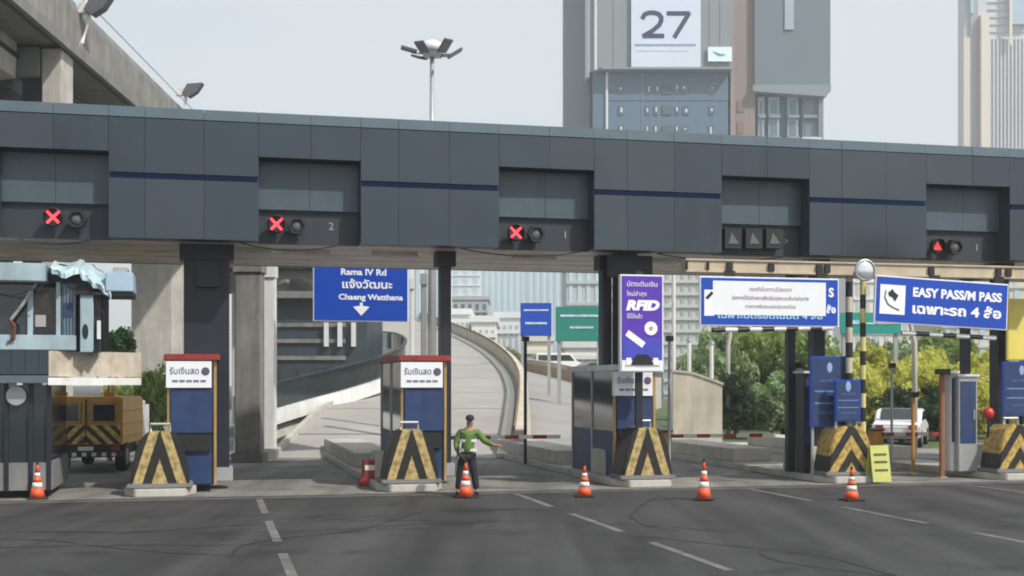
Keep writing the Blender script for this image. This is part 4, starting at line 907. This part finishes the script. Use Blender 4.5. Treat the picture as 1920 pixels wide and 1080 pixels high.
def tree(xp, Y, ztop, rad, kind, lab, zlow=None, name='tree'):
    i = random.randrange(3); key = (i, kind)
    if key not in CMM: me = CM[i].copy(); me.materials.append(leafs[kind]); CMM[key] = me
    t = thing(name, lab, 'tree' if name == 'tree' else 'bush', (TX(xp, Y), Y, 0), random.uniform(0, 6), 'trees and bushes beyond the lanes')
    rv = (ztop - (zlow if zlow is not None else -ztop * .12)) / 2
    c = bpy.data.objects.new('crown', CMM[key]); sc.collection.objects.link(c); c.parent = t; c.location = (0, 0, ztop - rv); c.scale = (rad, rad, rv * 1.05)
    m_ = MB(); zc = ztop - rv
    m_.tube([(0, 0, 0), (.05 * rad, 0, zc * .5), (0, .04 * rad, zc)], .07 * rad + .03, 7, r2=.03 * rad + .02)
    for k in range(4):
        a = k * 1.6 + .4; m_.tube([(0, 0, zc * (.45 + .1 * k)), (.3 * rad * math.cos(a), .3 * rad * math.sin(a), zc * (.7 + .1 * k)), (.6 * rad * math.cos(a), .6 * rad * math.sin(a), zc + rv * .3)], .035 * rad + .02, 6, r2=.015)
    m_.build('trunk', barkm, t)
    return t
T = [ (1350, 66, 5.4, 1.9, 'grey', 'loose grey green tree left of centre beneath the sheeted sign'), (1400, 70, 6.3, 2.3, 'grey', 'tall grey green tree under the middle of the sheeted sign'),
      (1452, 68, 6.4, 2.3, 'mid', 'mid green tree beneath the sheeted sign'), (1500, 66, 6.0, 2.1, 'mid', 'mid green tree left of the tall navy board'),
      (1380, 56, 2.9, 1.5, 'dark', 'low dark bush under the sheeted sign'), (1470, 58, 3.1, 1.7, 'grey', 'low grey green bush left of the tall navy board'),
      (1635, 62, 4.5, 1.9, 'lime', 'lime green bushy tree right of the banded posts'), (1668, 58, 4.1, 1.7, 'lime', 'lime green tree left of the curved lamp post'),
      (1700, 64, 4.7, 1.9, 'lime', 'lime green tree behind the curved lamp post'), (1748, 60, 4.0, 1.7, 'lime', 'lime green tree right of the curved lamp post'),
      (1765, 80, 6.0, 2.4, 'mid', 'taller mid green tree behind the lime ones'), (1800, 76, 5.4, 2.2, 'mid', 'mid green tree under the right striped bar'),
      (1845, 62, 4.2, 2.0, 'lime', 'yellow green tree left of the right edge board'), (1880, 70, 5.2, 2.2, 'lime', 'yellow green tree behind the right edge board'),
      (1640, 85, 5.6, 2.3, 'grey', 'hazy grey green tree behind the lime bushes'), (1720, 90, 6.2, 2.4, 'grey', 'hazy grey green tree beyond the curved lamp post'),
      (1560, 72, 5.4, 2.1, 'mid', 'green tree partly behind the tall navy board'), (1690, 52, 2.4, 1.3, 'dark', 'low dark bush at the foot of the curved lamp post'),
      (1760, 54, 2.5, 1.3, 'dark', 'low dark bush left of the slim grey cabinet'), (1930, 64, 4.6, 2.1, 'lime', 'yellow green tree cut by the right edge') ]
for a in T: tree(a[0], a[1], a[2], a[3], a[4], a[5], name='tree' if a[2] > 3.3 else 'bush')
tree(206, 40, 4.55, .8, 'dark', 'dark green clipped tree right of the control booth', 2.4)
tree(250, 60, 3.4, 1.3, 'lime', 'pale green tree between the control booth and dark column')
tree(300, 62, 2.9, 1.2, 'mid', 'small green tree left of the large dark column')
for a in ((880, 150, 6.2, 3.0, 'grey', 'faint grey green tree beyond the crest of the curved ramp'), (948, 150, 7.0, 3.2, 'grey', 'faint round tree left of the far blue sign'),
          (1410, 90, 7.4, 2.8, 'grey', 'hazy tall tree farthest back under the sheeted sign'), (1475, 88, 7.2, 2.8, 'mid', 'tall green tree farthest back left of the tall navy board'), (1330, 84, 6.0, 2.2, 'grey', 'hazy tree right of the white poles'),
          (1610, 56, 3.4, 1.5, 'lime', 'lime bush just right of the banded posts'), (1725, 55, 3.3, 1.5, 'lime', 'lime bush right of the curved lamp post foot'), (1860, 56, 3.6, 1.6, 'lime', 'yellow green bush behind the red beacon'),
          (275, 46, 3.6, 1.0, 'mid', 'leafy green tree between the control booth and the dark column'), (325, 52, 3.2, 1.1, 'lime', 'pale lime tree touching the dark column')): tree(*a)
# ------------------------------------------------------------------ vehicles
def wheel(t, x, y, r_, wd_):
    o_ = MB().lathe([(r_ * .6, -wd_ / 2), (r_ * .95, -wd_ / 2), (r_, -wd_ * .3), (r_, wd_ * .3), (r_ * .95, wd_ / 2), (r_ * .6, wd_ / 2)], 20, (0, 0, 0), 'x').build('wheel', rubber, t, loc=(x, y, r_))
    MB().lathe([(r_ * .58, -wd_ * .52), (r_ * .2, -wd_ * .45)], 14, (0, 0, 0), 'x').build('rim', steel, o_); MB().lathe([(r_ * .58, wd_ * .52), (r_ * .2, wd_ * .45)], 14, (0, 0, 0), 'x').build('rim', steel, o_)
Yt = 34.5; tk = thing('service_truck', 'yellow road service truck seen from behind with chevron striped tail', 'truck', (TX(160, Yt), Yt, 0), R(6))
ty = mat('truck_yellow', (.62, .34, .05), .4, var=.12, scale=2)
MB().box(-.95, .95, .1, 3.2, .75, 2.05).build('box_body', ty, tk, bev=.05)
MB().box(-.85, .85, 3.3, 4.9, .6, 1.9).build('cab', white, tk, bev=.12)
MB().box(-.78, .78, 4.0, 4.92, 1.3, 1.8).build('windscreen', glass, tk)
MB().box(-.9, .9, .06, .098, .78, 1.28).build('chevron_panel', chevron('truck_chevron', (.75, .55, .15), (.05, .015, .01), .34, 1.0), tk)
for sg in (-1, 1):
    f_ = MB().box(sg * .48 - .36, sg * .48 + .36, .055, .099, 1.32, 1.92).build('window_frame', gold, tk, bev=.02)
    MB().box(sg * .48 - .28, sg * .48 + .28, .04, .054, 1.40, 1.84).build('window', glass, f_)
    MB().box(sg * .78 - .1, sg * .78 + .1, .02, .06, .60, .74).build('tail_light', red, tk)
    MB().box(sg * .62 - .14, sg * .62 + .14, .02, .1, 2.06, 2.18).build('beacon', mat('amber', (.7, .25, .03), .3), tk)
MB().box(-.95, .95, -.05, .1, .42, .58).build('bumper', black, tk, bev=.02)
for i in range(7): MB().box(-.86 + i * .26, -.74 + i * .26, -.065, -.051, .45, .55).build('reflector', white, tk)
for x in (-.8, .8):
    for y in (.9, 4.0): wheel(tk, x, y, .40, .26)
MB().box(-.7, .7, .2, 4.6, .42, .72).build('chassis', black, tk)
MB().box(-.2, .2, .03, .058, .60, .71).build('number_plate', whiteb, tk)
MB().box(-.012, .012, .04, .098, .80, 1.98).build('door_seam', black, tk)
for z_ in (.95, 1.3, 1.65): MB().box(.951, .975, .2, 3.1, z_, z_ + .03).build('side_rail', gold, tk)
for x_ in (-1.12, 1.02): MB().box(x_, x_ + .1, 4.3, 4.36, 1.35, 1.65).build('side_mirror', black, tk)
for x_ in (-.06, .06): MB().box(x_ - .015, x_ + .015, .03, .054, 1.5, 1.62).build('door_handle', steel, tk)
t = thing('no_entry_sign', 'round red no entry sign left of the service truck', 'road sign', (TX(112, 33), 33, 0))
zc = TZ(822, 33); MB().lathe([(.22, 0), (.22, -.02)], 24, (0, 0, zc), 'y').build('disc', red, t); MB().box(-.15, .15, -.028, -.021, zc - .035, zc + .035).build('white_bar', wt, t); MB().tube([(0, .03, 0), (0, .03, zc + .1)], .025, 8).build('post', steel, t)

def car(xp, Y, zb, rz, m_, lab, van=False):
    t = thing('parked_car', lab, 'van' if van else 'car', (TX(xp, Y), Y, zb), rz, 'vehicles on the far road'); L_, W_ = 4.4, .86
    if van: pr = [(-2.2, .35), (-2.2, 1.9), (-2.1, 2.0), (1.1, 2.0), (1.75, 1.2), (2.25, 1.05), (2.3, .4)]
    else: pr = [(-2.2, .35), (-2.25, .85), (-1.95, .98), (-1.5, 1.02), (-.9, 1.42), (.3, 1.45), (1.05, 1.02), (2.0, .88), (2.25, .7), (2.25, .35)]
    MB().prism(pr, -W_, W_).build('body', m_, t, bev=.06)
    gl = [(-1.35, 1.03), (-.85, 1.36), (.25, 1.38), (.85, 1.03)] if not van else [(-2.0, 1.25), (-2.0, 1.8), (1.0, 1.8), (1.5, 1.25)]
    for y in (-W_ - .012, W_ + .004): MB().prism(gl, y, y + .008).build('side_window', glass, t)
    fr_ = [(.33, 1.46), (1.05, 1.06), (1.02, 1.02), (.30, 1.42)] if not van else [(1.13, 2.0), (1.76, 1.24), (1.72, 1.2), (1.08, 1.98)]
    bk_ = [(-1.52, 1.06), (-.92, 1.46), (-.88, 1.42), (-1.48, 1.02)] if not van else [(-2.225, 1.25), (-2.225, 1.8), (-2.19, 1.8), (-2.19, 1.25)]
    MB().prism(fr_, -.68, .68).build('windscreen', glass, t); MB().prism(bk_, -.64, .64).build('rear_window', glass, t)
    for x_ in (-2.3, 2.24): MB().box(x_, x_ + .06, -.78, .78, .38, .52).build('bumper', mat('grey_bumper', (.12, .12, .13), .6), t, bev=.01)
    MB().box(-2.30, -2.27, -.24, .24, .60, .70).build('number_plate', whiteb, t)
    for x in (-1.35, 1.4):
        for y in (-W_ + .08, W_ - .08):
            wl = MB().lathe([(.18, -.1), (.31, -.1), (.33, -.06), (.33, .06), (.31, .1), (.18, .1)], 18, (0, 0, 0), 'y').build('wheel', rubber, t, loc=(x, y, .33)); MB().lathe([(.17, -.11), (.17, .11)], 12, (0, 0, 0), 'y').build('rim', steel, wl)
    for y in (-.6, .6): MB().box(2.2, 2.29, y - .16, y + .16, .62, .76).build('headlight', white, t); MB().box(-2.28, -2.2, y - .14, y + .14, .7, .86).build('tail_light', red, t)
def zroad(y, Y): return TZ(y, Y)
carw, cars_ = mat('car_white', (.7, .7, .7), .25, var=0), mat('car_silver', (.35, .37, .4), .25, .5, var=0)
car(1105, 112, TZ(710, 112), R(200), cars_, 'silver car on the far road below the green sign')
car(1045, 120, TZ(702, 120), R(10), carw, 'white van on the far road below the far blue sign', True)
car(1690, 50, 0, R(68), carw, 'white car behind the fourth lane beside the lime trees')
t = thing('far_road_embankment', 'pale embankment carrying the far road', 'embankment', (0, 0, 0))
MB().prismz([(TX(980, 124), 116), (TX(1190, 100), 98), (TX(1240, 130), 130), (TX(980, 140), 140)], 0, 3.05).build('bank', conc_l, t)

# ------------------------------------------------------------------ worker bending forward
def skin_obj(name, verts, edges, radii, m_, parent, sub=2, root=0):
    me = bpy.data.meshes.new(name); me.from_pydata([tuple(v) for v in verts], edges, []); me.update()
    o_ = bpy.data.objects.new(name, me); sc.collection.objects.link(o_); o_.parent = parent
    sk = o_.modifiers.new('s', 'SKIN'); sk.use_smooth_shade = True; sk.branch_smoothing = .6
    for i, r_ in enumerate(radii):
        sv = me.skin_vertices[0].data[i]; sv.radius = r_ if isinstance(r_, tuple) else (r_, r_); sv.use_root = (i == root)
    o_.modifiers.new('ss', 'SUBSURF').levels = sub; o_.modifiers['ss'].render_levels = sub
    me.materials.append(m_); return o_
skinm = mat('skin', (.32, .19, .12), .6, var=.05); vest = mat('hi_vis_green', (.085, .17, .03), .7, var=.2, scale=5); trous = mat('dark_trousers', (.015, .016, .02), .8, var=.2)
pw_ = px(876, 929, gy(929)); wk = thing('person', 'worker in green high visibility jacket and dark trousers standing with one arm held out', 'person', (pw_.x, pw_.y, .005))
V = [(0, 0, .93), (.01, 0, 1.10), (.03, 0, 1.28), (.04, 0, 1.40), (.05, -.01, 1.48), (.06, -.03, 1.56), (.06, -.03, 1.63)]
E = [(i, i + 1) for i in range(6)]; Rr = [(.14, .11), (.13, .10), (.16, .11), (.11, .08), .05, (.075, .09), (.07, .08)]
ARM = {-1: [(-.15, 0, 1.37), (-.24, .0, 1.12), (-.20, -.12, .92), (-.19, -.16, .86)], 1: [(.22, 0, 1.37), (.38, -.03, 1.16), (.60, -.12, 1.08), (.68, -.14, 1.07)]}
for sg in (-1, 1):
    k = len(V); V += [(sg * .09, 0, .86), (sg * .15, -.02, .48), (sg * .20, 0, .09), (sg * .22, -.13, .05)]
    E += [(0, k), (k, k + 1), (k + 1, k + 2), (k + 2, k + 3)]; Rr += [.09, .06, .042, (.045, .03)]
    k = len(V); A4 = ARM[sg]; V += A4; E += [(3, k), (k, k + 1), (k + 1, k + 2), (k + 2, k + 3)]; Rr += [.06, .043, .032, (.04, .02)]
    d_ = (Vector(A4[3]) - Vector(A4[2])).normalized(); sd_ = Vector((0, 0, 1)) if sg > 0 else Vector((0, 1, 0))
    for f in range(5):
        kk = len(V); b0 = Vector(A4[3])
        if f == 0: p1 = b0 - d_ * .02 + sd_ * .045; p2 = p1 + d_ * .03 + sd_ * .02
        else: p1 = b0 + d_ * .045 + sd_ * (.03 - .02 * (f - 1)); p2 = p1 + d_ * (.04 - .004 * abs(f - 2)) - Vector((0, 0, .012))
        V += [tuple(p1), tuple(p2)]; E += [(k + 3, kk), (kk, kk + 1)]; Rr += [.0095, .008]
skin_obj('body', V, E, Rr, skinm, wk)
JV = [(0, 0, .86), (.01, 0, 1.08), (.03, 0, 1.27), (.04, 0, 1.39)]; JE = [(0, 1), (1, 2), (2, 3)]; JR = [(.21, .16), (.20, .15), (.22, .16), (.15, .11)]
for sg in (-1, 1):
    k = len(JV); JV += ARM[sg][:2] + [tuple(Vector(ARM[sg][1]).lerp(Vector(ARM[sg][2]), .85))]; JE += [(3, k), (k, k + 1), (k + 1, k + 2)]; JR += [.095, .075, .058]
skin_obj('jacket', JV, JE, JR, vest, wk)
TV = [(0, 0, .92)]; TE = []; TR = [(.17, .13)]
for sg in (-1, 1):
    k = len(TV); TV += [(sg * .09, 0, .84), (sg * .15, -.02, .48), (sg * .20, 0, .12)]; TE += [(0, k), (k, k + 1), (k + 1, k + 2)]; TR += [.115, .085, .075]
    MB().box(-.05, .05, -.20, .09, 0, .10).build('boot', black, wk, loc=(sg * .21, 0, 0), bev=.03)
skin_obj('trousers', TV, TE, TR, trous, wk)
MB().lathe([(.088, -.01), (.095, .02), (.085, .07), (.05, .10), (.01, .108)], 18).build('cap', trous, wk, loc=(.06, -.03, 1.63), smooth=True)
MB().box(-.07, .07, -.10, .02, -.012, .0).build('cap_peak', trous, wk, loc=(.06, -.10, 1.64))
for z_, w_ in ((.98, 1.0), (1.18, 1.0)):
    b_ = MB().lathe([(.215, -.028), (.215, .028)], 24).build('reflective_band', mat('silver_tape', (.6, .62, .62), .3), wk, loc=(.01, 0, z_)); b_.scale = (1, .76, 1)
for sg, x_ in ((-1, 0),):
    MB().lathe([(.035, 0), (.025, .12), (.02, .26)], 10).build('radio', black, wk, loc=(-.19, -.17, .80))

# gates, bollards and small equipment between the lanes
def gate(xp, L_, d, lab):
    t = thing('barrier_gate', lab, 'barrier gate', PL(S(xp, d), d, .17), ANG, 'lane barrier gates')
    MB().box(-.17, .17, -.15, .15, 0, .95).build('cabinet', mat('amber_paint', (.55, .26, .05), .5, var=.2, streak=.4), t, bev=.02)
    MB().box(-.19, .19, -.17, .17, .952, 1.0).build('lid', dark, t)
    for i in range(8): MB().box(.1 + i * L_ / 8, .1 + (i + 1) * L_ / 8, -.20, -.16, .80, .90).build('arm_band', (red, white)[i % 2], t)
gate(1642, 2.8, -3.2, 'orange barrier gate with red and white arm behind the yellow green ground board')
gate(1245, 3.0, -3.4, 'orange barrier gate with red and white arm right of the purple light box')
gate(830, 3.0, -3.8, 'orange barrier gate with red and white arm across the middle lane')
for xp, y1, m_, rr_, d, lb in ((1766, 702, mat('brown_post', (.30, .12, .06), .7), .07, -.6, 'rust brown post left of the slim grey cabinet'), (1255, 640, steel, .04, -1.5, 'thin steel post right of the third island booth'),
                        (1500, 690, steel, .045, -1.2, 'thin steel post left of the narrow dark cabinet'), (1712, 745, mat('amber_paint', (.55, .26, .05)), .05, -2.0, 'short orange post in the fourth lane'), (985, 640, dark, .05, -8, 'thin dark post dividing the ramp view'), (1672, 690, steel, .04, -4, 'slim steel camera post behind the yellow green board')):
    t = thing('post', lb, 'post', PL(S(xp, d), d, 0), ANG); zt_ = ZD(xp, y1, d)
    MB().tube([(0, 0, 0), (0, 0, zt_)], rr_, 8).build('shaft', m_, t); MB().box(-rr_ * 1.8, rr_ * 1.8, -rr_ * 3, rr_ * 2, zt_, zt_ + .14).build('head_unit', black, t, bev=.01)
    MB().box(-.1, .1, -.1, .1, .0, .03).build('foot_plate', steel, t)
# cables slung along the canopy underside
for k, (xa, xb) in enumerate(((20, 180), (445, 640), (860, 1100), (1230, 1480))):
    a, b = S(xa, -.4), S(xb, -.4); P_ = [(a + (b - a) * i / 10, .4 + .05 * k, ZB + .02 - .16 * (1 - (2 * i / 10 - 1) ** 2)) for i in range(11)]
    MB().tube(P_, .014, 5).build('cable', black, can)

# ------------------------------------------------------------------ haze
hz = MB().box(-800, 800, -40, 700, -1.5, 170).build('haze', None); tag(hz, kind='stuff')
hm = bpy.data.materials.new('haze_air'); hm.use_nodes = True; n = hm.node_tree; n.nodes.clear()
pv = n.nodes.new('ShaderNodeVolumePrincipled'); pv.inputs['Color'].default_value = (.92, .96, 1, 1); pv.inputs['Density'].default_value = .0007; pv.inputs['Anisotropy'].default_value = 0.2
oo = n.nodes.new('ShaderNodeOutputMaterial'); n.links.new(pv.outputs[0], oo.inputs['Volume']); hz.data.materials.append(hm)
